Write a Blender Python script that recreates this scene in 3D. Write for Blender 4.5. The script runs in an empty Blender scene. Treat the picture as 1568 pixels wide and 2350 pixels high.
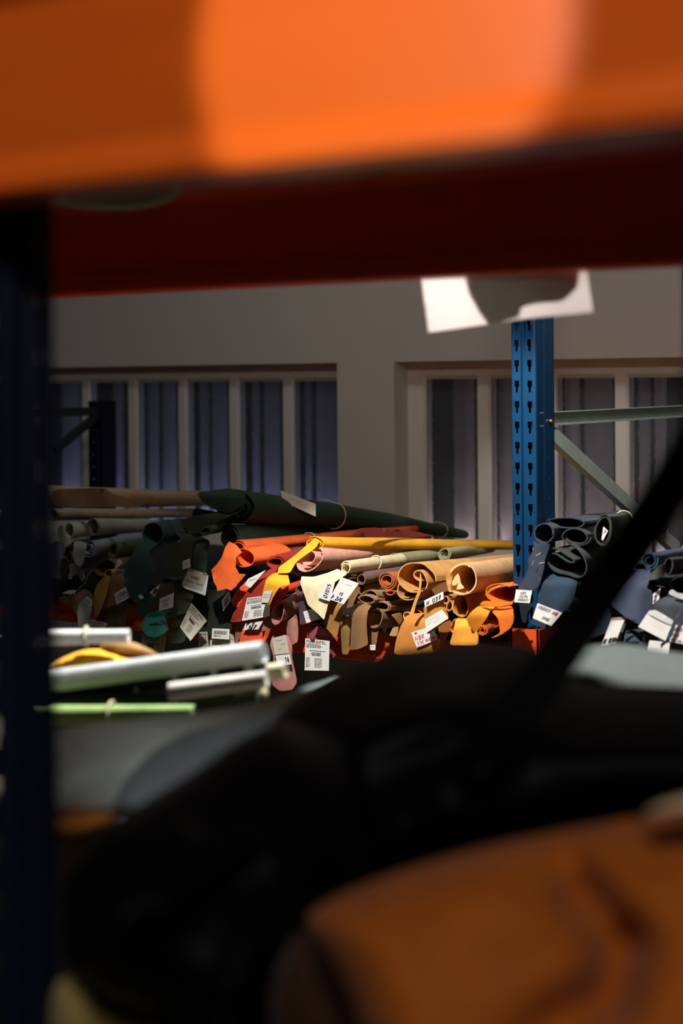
import bpy, bmesh, math, random
import numpy as np
from mathutils import Vector, Matrix, geometry, noise
from mathutils.bvhtree import BVHTree

# ------------------------------------------------------------------ camera
FPX = 50.0 / 36.0 * 2350.0          # focal length in pixels (50 mm, 24x36 upright)
CX, HY = 784.0, 872.0               # principal column and horizon row
ROLL = 0.008
THETA = math.radians(36.0)          # the view turns left of the far rack's depth
PHI = math.radians(32.0)            # ... and of the near rack's depth
EYE = 1.5
V1 = 3.06                           # far rack front plane
scene = bpy.context.scene
COL = scene.collection

cam_d = bpy.data.cameras.new('camera')
cam = bpy.data.objects.new('camera', cam_d)
COL.objects.link(cam)
cam_d.lens = 50.0
cam_d.sensor_fit = 'VERTICAL'
cam_d.sensor_height = 36.0
cam_d.sensor_width = 24.0
cam_d.shift_y = -(1175.0 - HY) / 2350.0
cam_d.clip_start = 0.05
cam_d.clip_end = 60.0
cam_d.dof.use_dof = True
cam_d.dof.focus_distance = 3.72
cam_d.dof.aperture_fstop = 2.0
_F = Vector((-math.sin(THETA), math.cos(THETA), 0))
_R = Vector((math.cos(THETA), math.sin(THETA), 0))
_U = Vector((0, 0, 1))
_r = _R * math.cos(ROLL) - _U * math.sin(ROLL)
_u = _R * math.sin(ROLL) + _U * math.cos(ROLL)
cam.matrix_world = Matrix(((_r.x, _u.x, -_F.x, 0), (_r.y, _u.y, -_F.y, 0), (_r.z, _u.z, -_F.z, EYE), (0, 0, 0, 1)))
scene.camera = cam

# ------------------------------------------------------------------ world, lamps, exposure
scene.view_settings.view_transform = 'Standard'
scene.view_settings.look = 'None'
scene.view_settings.gamma = 1.0
scene.view_settings.use_curve_mapping = False
scene.view_settings.exposure = 0.0
wd = bpy.data.worlds.new('world'); scene.world = wd
wd.use_nodes = True
wd.node_tree.nodes['Background'].inputs[0].default_value = (0.75, 0.85, 1.0, 1)
wd.node_tree.nodes['Background'].inputs[1].default_value = 0.004


def spot(name, loc, target, power, angle, blend, size, color):
    l = bpy.data.lights.new(name, 'SPOT')
    l.energy = power; l.spot_size = math.radians(angle); l.spot_blend = blend
    l.shadow_soft_size = size; l.color = color
    o = bpy.data.objects.new(name, l); COL.objects.link(o)
    o.location = loc
    o.rotation_euler = (Vector(target) - Vector(loc)).to_track_quat('-Z', 'Y').to_euler()
    return o


def area(name, loc, target, power, sx, sy, color):
    l = bpy.data.lights.new(name, 'AREA')
    l.shape = 'RECTANGLE'; l.size = sx; l.size_y = sy; l.energy = power; l.color = color
    o = bpy.data.objects.new(name, l); COL.objects.link(o)
    o.location = loc
    o.rotation_euler = (Vector(target) - Vector(loc)).to_track_quat('-Z', 'Y').to_euler()
    return o


# downlights above the aisle between the two racks: one for the far shelf, one for the near one
spot('aisle_downlight_far', (-1.80, 2.0, EYE + 0.75), (-1.80, 2.5, EYE - 0.116), 215, 60, 0.28, 0.025, (1.0, 0.97, 0.92))
spot('aisle_downlight_near', (-1.35, 2.50, EYE + 1.25), (-1.25, 1.75, EYE - 0.10), 520, 60, 0.3, 0.03, (1.0, 0.98, 0.95))
spot('aisle_downlight_right', (-0.75, 2.2, EYE + 1.0), (-1.62, 3.5, EYE - 0.15), 75, 30, 0.4, 0.04, (1.0, 0.97, 0.92))
# added dim overhead fill, lifting the wall and the left of the pile
area('fill_aisle', (-2.4, 2.2, 3.6), (-2.4, 2.6, 0), 12.5, 1.2, 0.4, (0.84, 0.94, 1.0))
# lamp on the photographer's side of the near rack, above and behind
spot('front_aisle_spot', (-0.46, -0.75, EYE + 0.62), (-0.548, 0.80, EYE + 0.235), 82, 11.4, 0.3, 0.012, (0.95, 1.0, 1.0))
area('fill_front', (0.6, -0.9, 3.3), (-0.5, 0.9, 1.3), 36, 0.8, 0.3, (1.0, 0.92, 0.85))  # added wide fill for the outer beam and the leather below
# added tinted strips at the sill, lighting the curtains behind the panes
area('sill_fill_blue', (-4.3, 4.445, EYE - 0.60), (-4.3, 4.50, EYE + 0.1), 1.7, 2.2, 0.04, (0.5, 0.58, 1.0))
area('sill_fill_warm', (-1.85, 4.445, EYE - 0.60), (-1.85, 4.50, EYE + 0.1), 1.5, 1.9, 0.04, (1.0, 0.74, 0.68))


# ------------------------------------------------------------------ pixel rays
class Frame:
    """A rack's own axes: u along its beams, v away into it, w up, from the eye."""
    def __init__(self, ang):
        self.a = ang
        self.c, self.s = math.cos(ang), math.sin(ang)
        self.rot = THETA - ang

    def xy(self, px, py):
        a, b = (px - CX) / FPX, -(py - HY) / FPX
        # undo the roll
        return a * math.cos(ROLL) + b * math.sin(ROLL), -a * math.sin(ROLL) + b * math.cos(ROLL)

    def z(self, px, py, z):
        x, y = self.xy(px, py)
        return Vector((z * (x * self.c - self.s), z * (self.c + x * self.s), y * z + EYE))

    def v(self, px, py, v):
        x, y = self.xy(px, py)
        return self.z(px, py, v / (self.c + x * self.s))

    def zof(self, px, v):
        return v / (self.c + (px - CX) / FPX * self.s)

    def v_along(self, p, ex):
        """the depth at which a point that runs straight back from p shows in column ex"""
        x = (ex - CX) / FPX
        return p.x * (self.c + x * self.s) / (x * self.c - self.s)


FAR, NEAR = Frame(THETA), Frame(PHI)


# ------------------------------------------------------------------ materials
def lin(c):
    return tuple(((x / 255.0) / 12.92 if x / 255.0 <= 0.04045 else ((x / 255.0 + 0.055) / 1.055) ** 2.4) for x in c)


MATS = {}


def principled(name, rgb, rough=0.6, metal=0.0, spec=0.5, var=0.0, scale=20.0, bump=0.0, bscale=200.0, sheen=0.0, coat=0.0, trans=0.0, alpha=1.0, stretch=(1, 1, 1), ior=1.45):
    if name in MATS:
        return MATS[name]
    m = bpy.data.materials.new(name); m.use_nodes = True
    nt = m.node_tree; b = nt.nodes['Principled BSDF']
    col = lin(rgb) + (1,)
    b.inputs['Base Color'].default_value = col
    b.inputs['Roughness'].default_value = rough
    b.inputs['Metallic'].default_value = metal
    b.inputs['Specular IOR Level'].default_value = spec
    b.inputs['IOR'].default_value = ior
    b.inputs['Sheen Weight'].default_value = sheen
    b.inputs['Sheen Roughness'].default_value = 0.5
    b.inputs['Coat Weight'].default_value = coat
    b.inputs['Coat Roughness'].default_value = 0.15
    b.inputs['Transmission Weight'].default_value = trans
    b.inputs['Alpha'].default_value = alpha
    tc = nt.nodes.new('ShaderNodeTexCoord')
    mp = nt.nodes.new('ShaderNodeMapping')
    mp.inputs['Scale'].default_value = stretch
    nt.links.new(tc.outputs['Object'], mp.inputs[0])
    if var > 0:
        n = nt.nodes.new('ShaderNodeTexNoise'); n.inputs['Scale'].default_value = scale
        n.inputs['Detail'].default_value = 5.0; n.inputs['Roughness'].default_value = 0.65
        nt.links.new(mp.outputs[0], n.inputs['Vector'])
        r = nt.nodes.new('ShaderNodeValToRGB')
        r.color_ramp.elements[0].position = 0.3; r.color_ramp.elements[1].position = 0.7
        r.color_ramp.elements[0].color = tuple(max(0, c * (1 - var)) for c in col[:3]) + (1,)
        r.color_ramp.elements[1].color = tuple(min(1, c * (1 + var)) for c in col[:3]) + (1,)
        nt.links.new(n.outputs['Fac'], r.inputs[0])
        nt.links.new(r.outputs[0], b.inputs['Base Color'])
    if bump > 0:
        n2 = nt.nodes.new('ShaderNodeTexNoise'); n2.inputs['Scale'].default_value = bscale
        n2.inputs['Detail'].default_value = 3.0
        nt.links.new(mp.outputs[0], n2.inputs['Vector'])
        bp = nt.nodes.new('ShaderNodeBump'); bp.inputs['Strength'].default_value = bump
        bp.inputs['Distance'].default_value = 0.002
        nt.links.new(n2.outputs['Fac'], bp.inputs['Height'])
        nt.links.new(bp.outputs[0], b.inputs['Normal'])
    MATS[name] = m
    return m


def leather(rgb, rough=0.75, var=0.16):
    return principled('leather_%d_%d_%d' % rgb, rgb, rough, spec=0.25, var=var, scale=22, bump=0.35, bscale=420, sheen=0.06)


PAPER = principled('paper', (225, 224, 218), 0.7, spec=0.3, var=0.04, scale=40)
PAPER_WARM = principled('paper_kraft', (196, 190, 170), 0.8, spec=0.2, var=0.06, scale=40)
INK = {'black': principled('ink_black', (22, 20, 24), 0.6), 'blue': principled('ink_blue', (38, 36, 120), 0.6),
       'red': principled('ink_red', (200, 30, 50), 0.6), 'cyan': principled('ink_cyan', (30, 140, 170), 0.6),
       'grey': principled('ink_grey', (140, 140, 148), 0.6)}
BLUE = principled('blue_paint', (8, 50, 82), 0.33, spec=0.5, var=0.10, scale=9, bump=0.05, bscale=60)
BLUE_SHADED = principled('shaded_blue_paint', (14, 20, 40), 0.5, spec=0.3, var=0.1, scale=9)  # blue post paint darkened, with the shade put into the colour
ORANGE = principled('orange_paint', (233, 102, 28), 0.30, spec=0.5, var=0.10, scale=6, bump=0.25, bscale=40, stretch=(0.12, 1, 1))
ORANGE_RED = principled('orange_red_paint', (210, 80, 32), 0.45, spec=0.4, var=0.08, scale=6)
RED_SHADED = principled('shaded_red_paint', (205, 58, 24), 0.5, spec=0.3, var=0.1, scale=6)  # beam paint turned darker and redder for the back beam's shade
GALV = principled('galvanised_steel', (166, 180, 170), 0.45, metal=0.1, spec=0.5, var=0.12, scale=30)
GALV_DARK = principled('dark_steel', (40, 44, 48), 0.6, metal=0.2, var=0.1)
BRASS = principled('yellow_zinc', (190, 160, 90), 0.35, metal=0.9)
WALLM = principled('wall_paint', (196, 191, 182), 0.9, spec=0.2, var=0.03, scale=1.5, bump=0.15, bscale=60)
FRAMEM = principled('window_paint', (212, 206, 196), 0.7, spec=0.3, var=0.03, scale=4, bump=0.3, bscale=30)
FLOORM = principled('concrete', (95, 92, 88), 0.8, var=0.15, scale=3)
BOARD = principled('chipboard', (178, 160, 120), 0.85, var=0.15, scale=60)
TWINE = principled('twine', (206, 196, 160), 0.8)
BLACK = principled('black_leather', (4, 4, 6), 0.5, spec=0.07, var=0.2, scale=10, bump=0.3, bscale=120)
PLASTIC = principled('plastic_film', (225, 228, 226), 0.16, spec=0.7, var=0.05, scale=20, bump=0.9, bscale=28, alpha=0.8)
TAGPAPER = principled('tag_paper', (232, 226, 222), 0.8, spec=0.2)
CURTAIN = principled('curtain_cloth', (18, 17, 19), 0.9, var=0.05)
LIGHTCOLUMN = principled('light_column_cloth', (180, 176, 176), 0.9, var=0.1, scale=14)


def glass_mat():
    m = principled('rippled_glass', (200, 205, 215), 0.05, spec=0.5, trans=0.92)
    nt = m.node_tree; b = nt.nodes['Principled BSDF']
    tc = nt.nodes.new('ShaderNodeTexCoord'); mp = nt.nodes.new('ShaderNodeMapping')
    mp.inputs['Scale'].default_value = (120, 120, 55)
    nt.links.new(tc.outputs['Object'], mp.inputs[0])
    n = nt.nodes.new('ShaderNodeTexNoise'); n.inputs['Scale'].default_value = 1.0; n.inputs['Detail'].default_value = 2.0
    nt.links.new(mp.outputs[0], n.inputs['Vector'])
    bp = nt.nodes.new('ShaderNodeBump'); bp.inputs['Strength'].default_value = 0.5; bp.inputs['Distance'].default_value = 0.0013
    nt.links.new(n.outputs['Fac'], bp.inputs['Height'])
    nt.links.new(bp.outputs[0], b.inputs['Normal'])
    return m


GLASS = glass_mat()
_nt = TAGPAPER.node_tree            # thin paper lets light through
_tr = _nt.nodes.new('ShaderNodeBsdfTranslucent'); _tr.inputs[0].default_value = (0.85, 0.8, 0.78, 1)
_mx = _nt.nodes.new('ShaderNodeMixShader'); _mx.inputs[0].default_value = 0.38
_out = [n for n in _nt.nodes if n.type == 'OUTPUT_MATERIAL'][0]
_nt.links.new(_nt.nodes['Principled BSDF'].outputs[0], _mx.inputs[1]); _nt.links.new(_tr.outputs[0], _mx.inputs[2]); _nt.links.new(_mx.outputs[0], _out.inputs[0])


# ------------------------------------------------------------------ mesh building
class MB:
    def __init__(self):
        self.v, self.f, self.s = [], [], []

    def add(self, verts, faces, smooth=False):
        o = len(self.v)
        self.v.extend([tuple(p) for p in verts])
        for f in faces:
            self.f.append(tuple(i + o for i in f)); self.s.append(smooth)
        return self

    def box(self, lo, hi):
        x0, y0, z0 = lo; x1, y1, z1 = hi
        vs = [(x, y, z) for x in (x0, x1) for y in (y0, y1) for z in (z0, z1)]
        fs = [(0, 1, 3, 2), (4, 6, 7, 5), (0, 4, 5, 1), (2, 3, 7, 6), (0, 2, 6, 4), (1, 5, 7, 3)]
        return self.add(vs, fs)

    def bar(self, a, b, wu, wd, up=(0, 0, 1)):
        """a square bar from a to b"""
        a, b = Vector(a), Vector(b); d = (b - a).normalized()
        s = d.cross(Vector(up)).normalized(); t = s.cross(d).normalized()
        vs = []
        for p in (a, b):
            for i, j in ((-1, -1), (1, -1), (1, 1), (-1, 1)):
                vs.append(p + s * (i * wu / 2) + t * (j * wd / 2))
        return self.add(vs, [(0, 1, 2, 3), (7, 6, 5, 4), (0, 4, 5, 1), (1, 5, 6, 2), (2, 6, 7, 3), (3, 7, 4, 0)])

    def tube(self, pts, r, n=8, closed=False):
        pts = [Vector(p) for p in pts]; m = len(pts); rings = []
        up = Vector((0.13, 0.21, 0.97))
        for i, p in enumerate(pts):
            if closed:
                d = (pts[(i + 1) % m] - pts[i - 1])
            else:
                d = pts[min(i + 1, m - 1)] - pts[max(i - 1, 0)]
            d.normalize()
            s = d.cross(up)
            if s.length < 1e-4:
                s = d.cross(Vector((1, 0, 0)))
            s.normalize(); t = s.cross(d)
            rr = r(i / max(1, m - 1)) if callable(r) else r
            rings.append([p + s * (rr * math.cos(2 * math.pi * k / n)) + t * (rr * math.sin(2 * math.pi * k / n)) for k in range(n)])
        vs = [p for ring in rings for p in ring]; fs = []
        for i in range(m if closed else m - 1):
            a, b = i * n, ((i + 1) % m) * n
            for k in range(n):
                fs.append((a + k, a + (k + 1) % n, b + (k + 1) % n, b + k))
        self.add(vs, fs, True)
        if not closed:
            self.add(rings[0], [tuple(range(n))[::-1]]); self.add(rings[-1], [tuple(range(n))])
        return self

    def prism(self, prof, axis_pts):
        """closed 2D profile (v,w) run along u from u0 to u1"""
        u0, u1 = axis_pts; n = len(prof)
        vs = [(u0, p[0], p[1]) for p in prof] + [(u1, p[0], p[1]) for p in prof]
        fs = [(i, (i + 1) % n, n + (i + 1) % n, n + i) for i in range(n)]
        self.add(vs, fs)
        self.add(vs[:n], [tuple(range(n))]); self.add(vs[n:], [tuple(range(n))[::-1]])
        return self


def link_mesh(name, mb, mat, parent=None, origin=(0, 0, 0)):
    me = bpy.data.meshes.new(name)
    o = Vector(origin)
    me.from_pydata([tuple(Vector(p) - o) for p in mb.v], [], mb.f)
    me.polygons.foreach_set('use_smooth', mb.s)
    bm = bmesh.new(); bm.from_mesh(me)
    bmesh.ops.recalc_face_normals(bm, faces=bm.faces)
    bm.to_mesh(me); bm.free()
    me.materials.append(mat)
    ob = bpy.data.objects.new(name, me); COL.objects.link(ob)
    if parent is not None:
        ob.parent = parent
    return ob


ALL_FAR = []


class Thing:
    """One thing: an Empty at its base and its parts; coordinates in its rack's frame."""
    def __init__(self, name, label, cat, group=None, frame=FAR):
        self.name, self.label, self.cat, self.group, self.frame = name, label, cat, group, frame
        self.parts = []           # [name, MB, mat, [(subname, MB, mat)...], label]
        self.kind = None

    def part(self, name, mb, mat, label=None):
        p = [name, mb, mat, [], label]; self.parts.append(p); return p

    def sub(self, p, name, mb, mat, label=None):
        p[3].append((name, mb, mat, label))

    def bvh(self, only=None):
        v, f = [], []
        for p in self.parts:
            if only and p[0] not in only:
                continue
            o = len(v); v.extend(p[1].v); f.extend(tuple(i + o for i in q) for q in p[1].f)
        return BVHTree.FromPolygons(v, f)

    def finish(self):
        if self.frame is FAR and self.cat == 'leather hide':
            ALL_FAR.append(self.bvh())
        allv = np.array([v for p in self.parts for v in p[1].v])
        lo, hi = allv.min(0), allv.max(0)
        base = Vector(((lo[0] + hi[0]) / 2, (lo[1] + hi[1]) / 2, lo[2]))
        if len(self.parts) == 1 and not self.parts[0][3]:
            root = link_mesh(self.name, self.parts[0][1], self.parts[0][2], None, base)
        else:
            root = bpy.data.objects.new(self.name, None); COL.objects.link(root)
            root.empty_display_size = 0.05
            for name, mb, mat, subs, lab in self.parts:
                o = link_mesh(name, mb, mat, root, base)
                if lab: o['label'] = lab
                for sn, smb, smat, sl in subs:
                    q = link_mesh(sn, smb, smat, o, base)
                    if sl: q['label'] = sl
        R = Matrix.Rotation(self.frame.rot, 4, 'Z')
        root.location = R @ base
        root.rotation_euler = (0, 0, self.frame.rot)
        root['label'] = self.label; root['category'] = self.cat
        root['kind'] = self.kind or 'thing'
        if self.group: root['group'] = self.group
        return root


def struct(name, mb, mat, parent=None):
    o = link_mesh(name, mb, mat, parent)
    if parent is None:
        o['kind'] = 'structure'
    return o


# ------------------------------------------------------------------ sheets: rolls and flaps
def chaikin(poly, it=2, r=0.17):
    for _ in range(it):
        out = []
        n = len(poly)
        for i in range(n):
            a, b = poly[i], poly[(i + 1) % n]
            out.append((a[0] + (b[0] - a[0]) * r, a[1] + (b[1] - a[1]) * r))
            out.append((a[0] + (b[0] - a[0]) * (1 - r), a[1] + (b[1] - a[1]) * (1 - r)))
        poly = out
    return poly


def resample(poly, step, closed=True):
    out = []
    n = len(poly)
    for i in range(n if closed else n - 1):
        a, b = poly[i], poly[(i + 1) % n]
        d = math.hypot(b[0] - a[0], b[1] - a[1]); k = max(1, int(round(d / step)))
        for j in range(k):
            t = j / k
            out.append((a[0] + (b[0] - a[0]) * t, a[1] + (b[1] - a[1]) * t))
    if not closed:
        out.append(poly[-1])
    return out


def inside(p, poly):
    x, y = p; c = False; n = len(poly); j = n - 1
    for i in range(n):
        xi, yi = poly[i]; xj, yj = poly[j]
        if (yi > y) != (yj > y) and x < (xj - xi) * (y - yi) / (yj - yi + 1e-12) + xi:
            c = not c
        j = i
    return c


def edge_dist(p, poly):
    P = np.array(poly); Q = np.roll(P, -1, 0)
    d = Q - P; L = (d * d).sum(1) + 1e-9
    t = np.clip(((np.array(p) - P) * d).sum(1) / L, 0, 1)
    c = P + d * t[:, None]
    return float(np.sqrt(((c - np.array(p)) ** 2).sum(1)).min())


def triangulate(poly, step):
    """boundary points first, then lattice points well inside; returns points, tris, n_boundary"""
    b = resample(poly, step)
    pts = list(b); nb = len(b)
    xs = [p[0] for p in b]; ys = [p[1] for p in b]
    y = min(ys) + step * 0.5; row = 0
    while y < max(ys):
        x = min(xs) + step * (0.25 + 0.5 * (row % 2))
        while x < max(xs):
            if inside((x, y), b) and edge_dist((x, y), b) > step * 0.55:
                pts.append((x, y))
            x += step
        y += step * 0.87; row += 1
    edges = [(i, (i + 1) % nb) for i in range(nb)]
    res = geometry.delaunay_2d_cdt([Vector(p) for p in pts], edges, [], 0, 1e-5)
    vo, fo, orig = res[0], res[2], res[3]
    tris = []
    for f in fo:
        c = ((vo[f[0]][0] + vo[f[1]][0] + vo[f[2]][0]) / 3, (vo[f[0]][1] + vo[f[1]][1] + vo[f[2]][1]) / 3)
        if inside(c, b):
            tris.append(tuple(f))
    return [tuple(v) for v in vo], tris


def boundary_edges(tris):
    cnt = {}
    for t in tris:
        for a, b in ((t[0], t[1]), (t[1], t[2]), (t[2], t[0])):
            k = (min(a, b), max(a, b)); cnt.setdefault(k, []).append((a, b))
    return [v[0] for v in cnt.values() if len(v) == 1]


_seed = [7]


def flap_mesh(poly, depth, frame=FAR, mode='v', th=0.0022, step=9.0, rounding=2, r=0.12):
    """a sheet of leather whose outline is poly (pixels), lying at depth(px,py), th thick"""
    if rounding:
        poly = chaikin(poly, rounding, r)
    pts, tris = triangulate(poly, step)
    up = frame.v if mode == 'v' else frame.z
    front = [up(p[0], p[1], depth(p[0], p[1])) for p in pts]
    nrm = [Vector((0, 0, 0)) for _ in front]
    for t in tris:
        n = (front[t[1]] - front[t[0]]).cross(front[t[2]] - front[t[0]])
        if n.y < 0: n = -n
        for i in t: nrm[i] += n
    back = []
    for p, n in zip(front, nrm):
        n = n.normalized() if n.length > 1e-12 else Vector((0, 1, 0))
        back.append(p + n * th)
    mb = MB()
    mb.add(front, [(a, c, b) for a, b, c in tris], True)
    mb.add(back, tris, True)
    be = boundary_edges(tris)
    vs, fs = [], []
    for a, b in be:
        o = len(vs); vs += [front[a], front[b], back[b], back[a]]; fs.append((o, o + 1, o + 2, o + 3))
    mb.add(vs, fs)
    return mb


def depth_fn(poly, dv, tilt=(0, 0), bend=0.0, curl=0.0, rough=0.005, seed=None, fold=None):
    xs = [p[0] for p in poly]; ys = [p[1] for p in poly]
    cx, cy = (min(xs) + max(xs)) / 2, (min(ys) + max(ys)) / 2
    hx, hy = max(8, (max(xs) - min(xs)) / 2), max(8, (max(ys) - min(ys)) / 2)
    if seed is None:
        _seed[0] += 1; seed = _seed[0]

    def f(px, py):
        sx, sy = (px - cx) / hx, (py - cy) / hy
        d = V1 + dv + tilt[0] * sx + tilt[1] * sy
        d += curl * sx * sx
        if sy < -0.3:
            d += bend * ((-sy - 0.3) / 0.7) ** 2
        if rough:
            d += rough * noise.noise(Vector((px / 38.0, py / 60.0, seed * 3.7)))
        for (x1, y1, x2, y2, w, a) in (fold or ()):
            dd = edge_dist((px, py), [(x1, y1), (x2, y2)])
            d -= a * math.exp(-(dd / w) ** 2)
        return d
    return f


def flap(t, poly, dv, mat, name='flap', tilt=(0, 0), bend=0.0, curl=0.0, rough=0.005, th=0.0022, step=8.0, rounding=2, r=0.12, fold=None, label=None):
    d = depth_fn(poly, dv, tilt, bend, curl, rough, None, fold)
    return t.part(name, flap_mesh(poly, d, t.frame, 'v', th, step, rounding, r), mat, label)


def spiral(turns, rin, a0, n=26, hand=1, lump=0.05, seed=0, droop=0.12):
    """unit spiral, inner end first; the inner coil sags"""
    rnd = random.Random(seed); p1, p2 = rnd.uniform(0, 6), rnd.uniform(0, 6)
    N = int(n * turns) + 1; out = []
    for i in range(N):
        q = i / (N - 1)
        a = a0 - hand * 2 * math.pi * turns * (1 - q)
        r = rin + (1 - rin) * q
        r *= 1 + lump * math.sin(2 * a + p1) + lump * 0.5 * math.sin(3 * a + p2)
        out.append((r * math.cos(a), r * math.sin(a) - droop * (1 - r)))
    return out


def sheet_mesh(prof, c, e, th, sc_end=1.0, nsec=9, wob=0.003, seed=0, jag=0.004, lean=0.0, bow=0.0, sc_front=None):
    """prof: (du,dw) about c in the plane across the rack; run from c to e; returns mesh and ring fn"""
    c, e = Vector(c), Vector(e); n = len(prof)
    rnd = random.Random(seed)
    P = [Vector(p) for p in prof]
    nr = []
    for i in range(n):
        d = P[min(i + 1, n - 1)] - P[max(i - 1, 0)]
        if d.length < 1e-9: d = Vector((1, 0))
        d.normalize(); nr.append(Vector((-d.y, d.x)))
    jit = [jag * (noise.noise(Vector((i * 4.5 / n, seed * 1.3, 0.5)))) for i in range(n)]
    A, B = [], []
    for k in range(nsec):
        t = k / (nsec - 1)
        s = 1 + (sc_end - 1) * t
        if sc_front and t < 0.25: s *= 1 + (sc_front - 1) * (1 - t / 0.25)
        w = wob * (0 if k == 0 else 1)
        off = c + (e - c) * t + Vector((w * noise.noise(Vector((t * 4, seed, 1))), 0, w * noise.noise(Vector((t * 4, seed, 7))) + bow * math.sin(math.pi * t)))
        for i in range(n):
            v = off.y + (jit[i] * (1 - t) + lean * P[i].y * (1 - t) if k < nsec - 1 else 0)
            wv = 1 + 0.025 * noise.noise(Vector((P[i].x * 25, P[i].y * 25, t * 5 + seed)))
            for (L, sg) in ((A, 0.5), (B, -0.5)):
                q = P[i] * (s * wv) + nr[i] * (th * sg)
                L.append((off.x + q.x, v, off.z + q.y))
    mb = MB()
    qs = [(k * n + i, k * n + i + 1, (k + 1) * n + i + 1, (k + 1) * n + i) for k in range(nsec - 1) for i in range(n - 1)]
    mb.add(A, qs, True); mb.add(B, [q[::-1] for q in qs], True)
    for k in (0, nsec - 1):
        vs, fs = [], []
        for i in range(n - 1):
            o = len(vs); vs += [A[k * n + i], A[k * n + i + 1], B[k * n + i + 1], B[k * n + i]]; fs.append((o, o + 1, o + 2, o + 3))
        mb.add(vs, fs)
    for i in (0, n - 1):
        vs, fs = [], []
        for k in range(nsec - 1):
            o = len(vs); vs += [A[k * n + i], A[(k + 1) * n + i], B[(k + 1) * n + i], B[k * n + i]]; fs.append((o, o + 1, o + 2, o + 3))
        mb.add(vs, fs)

    def ring(t, grow=0.0015):
        k = min(nsec - 1, int(round(t * (nsec - 1))))
        off = c + (e - c) * t + Vector((0, 0, bow * math.sin(math.pi * t)))
        s = 1 + (sc_end - 1) * t
        R = max(p.length for p in P)
        pts = []
        for j in range(28):
            a = 2 * math.pi * j / 28
            dirv = Vector((math.cos(a), math.sin(a)))
            rr = max((p.dot(dirv) for p in P)) * s + th + grow
            pts.append((off.x + dirv.x * rr * 1.02, off.y + 0.01 * math.sin(a), off.z + dirv.y * rr * 1.02))
        return pts
    return mb, ring


def roll(t, c, r, e, dv, mat, turns=1.6, rin=0.55, a0=0.3, hand=1, th=0.0024, sc=0.85, L=None, prof=None, name='roll', lump=0.05, droop=0.12, jag=0.006, lean=0.22, bow=0.0, tie=None, label=None, nsec=9):
    """c, e: pixel centres of the near and far end; r=(rx,ry) pixel radii of the near end"""
    _seed[0] += 1; seed = _seed[0]
    fr = t.frame
    v0 = V1 + dv
    C = fr.v(c[0], c[1], v0)
    ru = (fr.v(c[0] + r[0], c[1], v0).x - fr.v(c[0] - r[0], c[1], v0).x) / 2
    rw = (fr.v(c[0], c[1] - r[1], v0).z - fr.v(c[0], c[1] + r[1], v0).z) / 2
    if L is None:
        ve = min(v0 + 1.12, max(v0 + 0.12, fr.v_along(C, e[0])))
        ve = min(ve, V1 + 1.12)
    else:
        ve = v0 + L
    E = fr.v(e[0], e[1], ve)
    if prof is None:
        pr = [(x * ru, y * rw) for x, y in spiral(turns, rin, a0, 32, hand, lump, seed, droop)]
    else:   # traced in pixels
        pp = prof
        for _ in range(3):            # round the traced line
            pp = [pp[0]] + [(a[0] + (b[0] - a[0]) * q, a[1] + (b[1] - a[1]) * q) for a, b in zip(pp, pp[1:]) for q in (0.25, 0.75)] + [pp[-1]]
        pp = resample(pp, 2.0, False)
        pr = []
        for q in pp:
            w = fr.v(q[0], q[1], v0); pr.append((w.x - C.x, w.z - C.z))
    mb, ring = sheet_mesh(pr, C, E, th, sc, nsec, 0.003, seed, jag, lean, bow)
    p = t.part(name, mb, mat, label)
    for tt in (tie or ()):
        t.part('tie_string', MB().tube(ring(tt), 0.0016, 6, True), TWINE)
    return p


# ------------------------------------------------------------------ writing
_font_cache = {}


def font_mesh(txt):
    if txt not in _font_cache:
        cu = bpy.data.curves.new('tmp', 'FONT'); cu.body = txt; cu.resolution_u = 2
        ob = bpy.data.objects.new('tmp', cu); COL.objects.link(ob)
        dg = bpy.context.evaluated_depsgraph_get(); dg.update()
        me = bpy.data.meshes.new_from_object(ob.evaluated_get(dg))
        v = [(p.co.x, p.co.y) for p in me.vertices]; f = [tuple(q.vertices) for q in me.polygons]
        bpy.data.objects.remove(ob); bpy.data.curves.remove(cu); bpy.data.meshes.remove(me)
        xs = [p[0] for p in v]; ys = [p[1] for p in v]
        x0, x1, y0, y1 = min(xs), max(xs), min(ys), max(ys)
        _font_cache[txt] = ([((a - x0) / (x1 - x0), 1 - (b - y0) / (y1 - y0)) for a, b in v], f)
    return _font_cache[txt]


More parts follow.
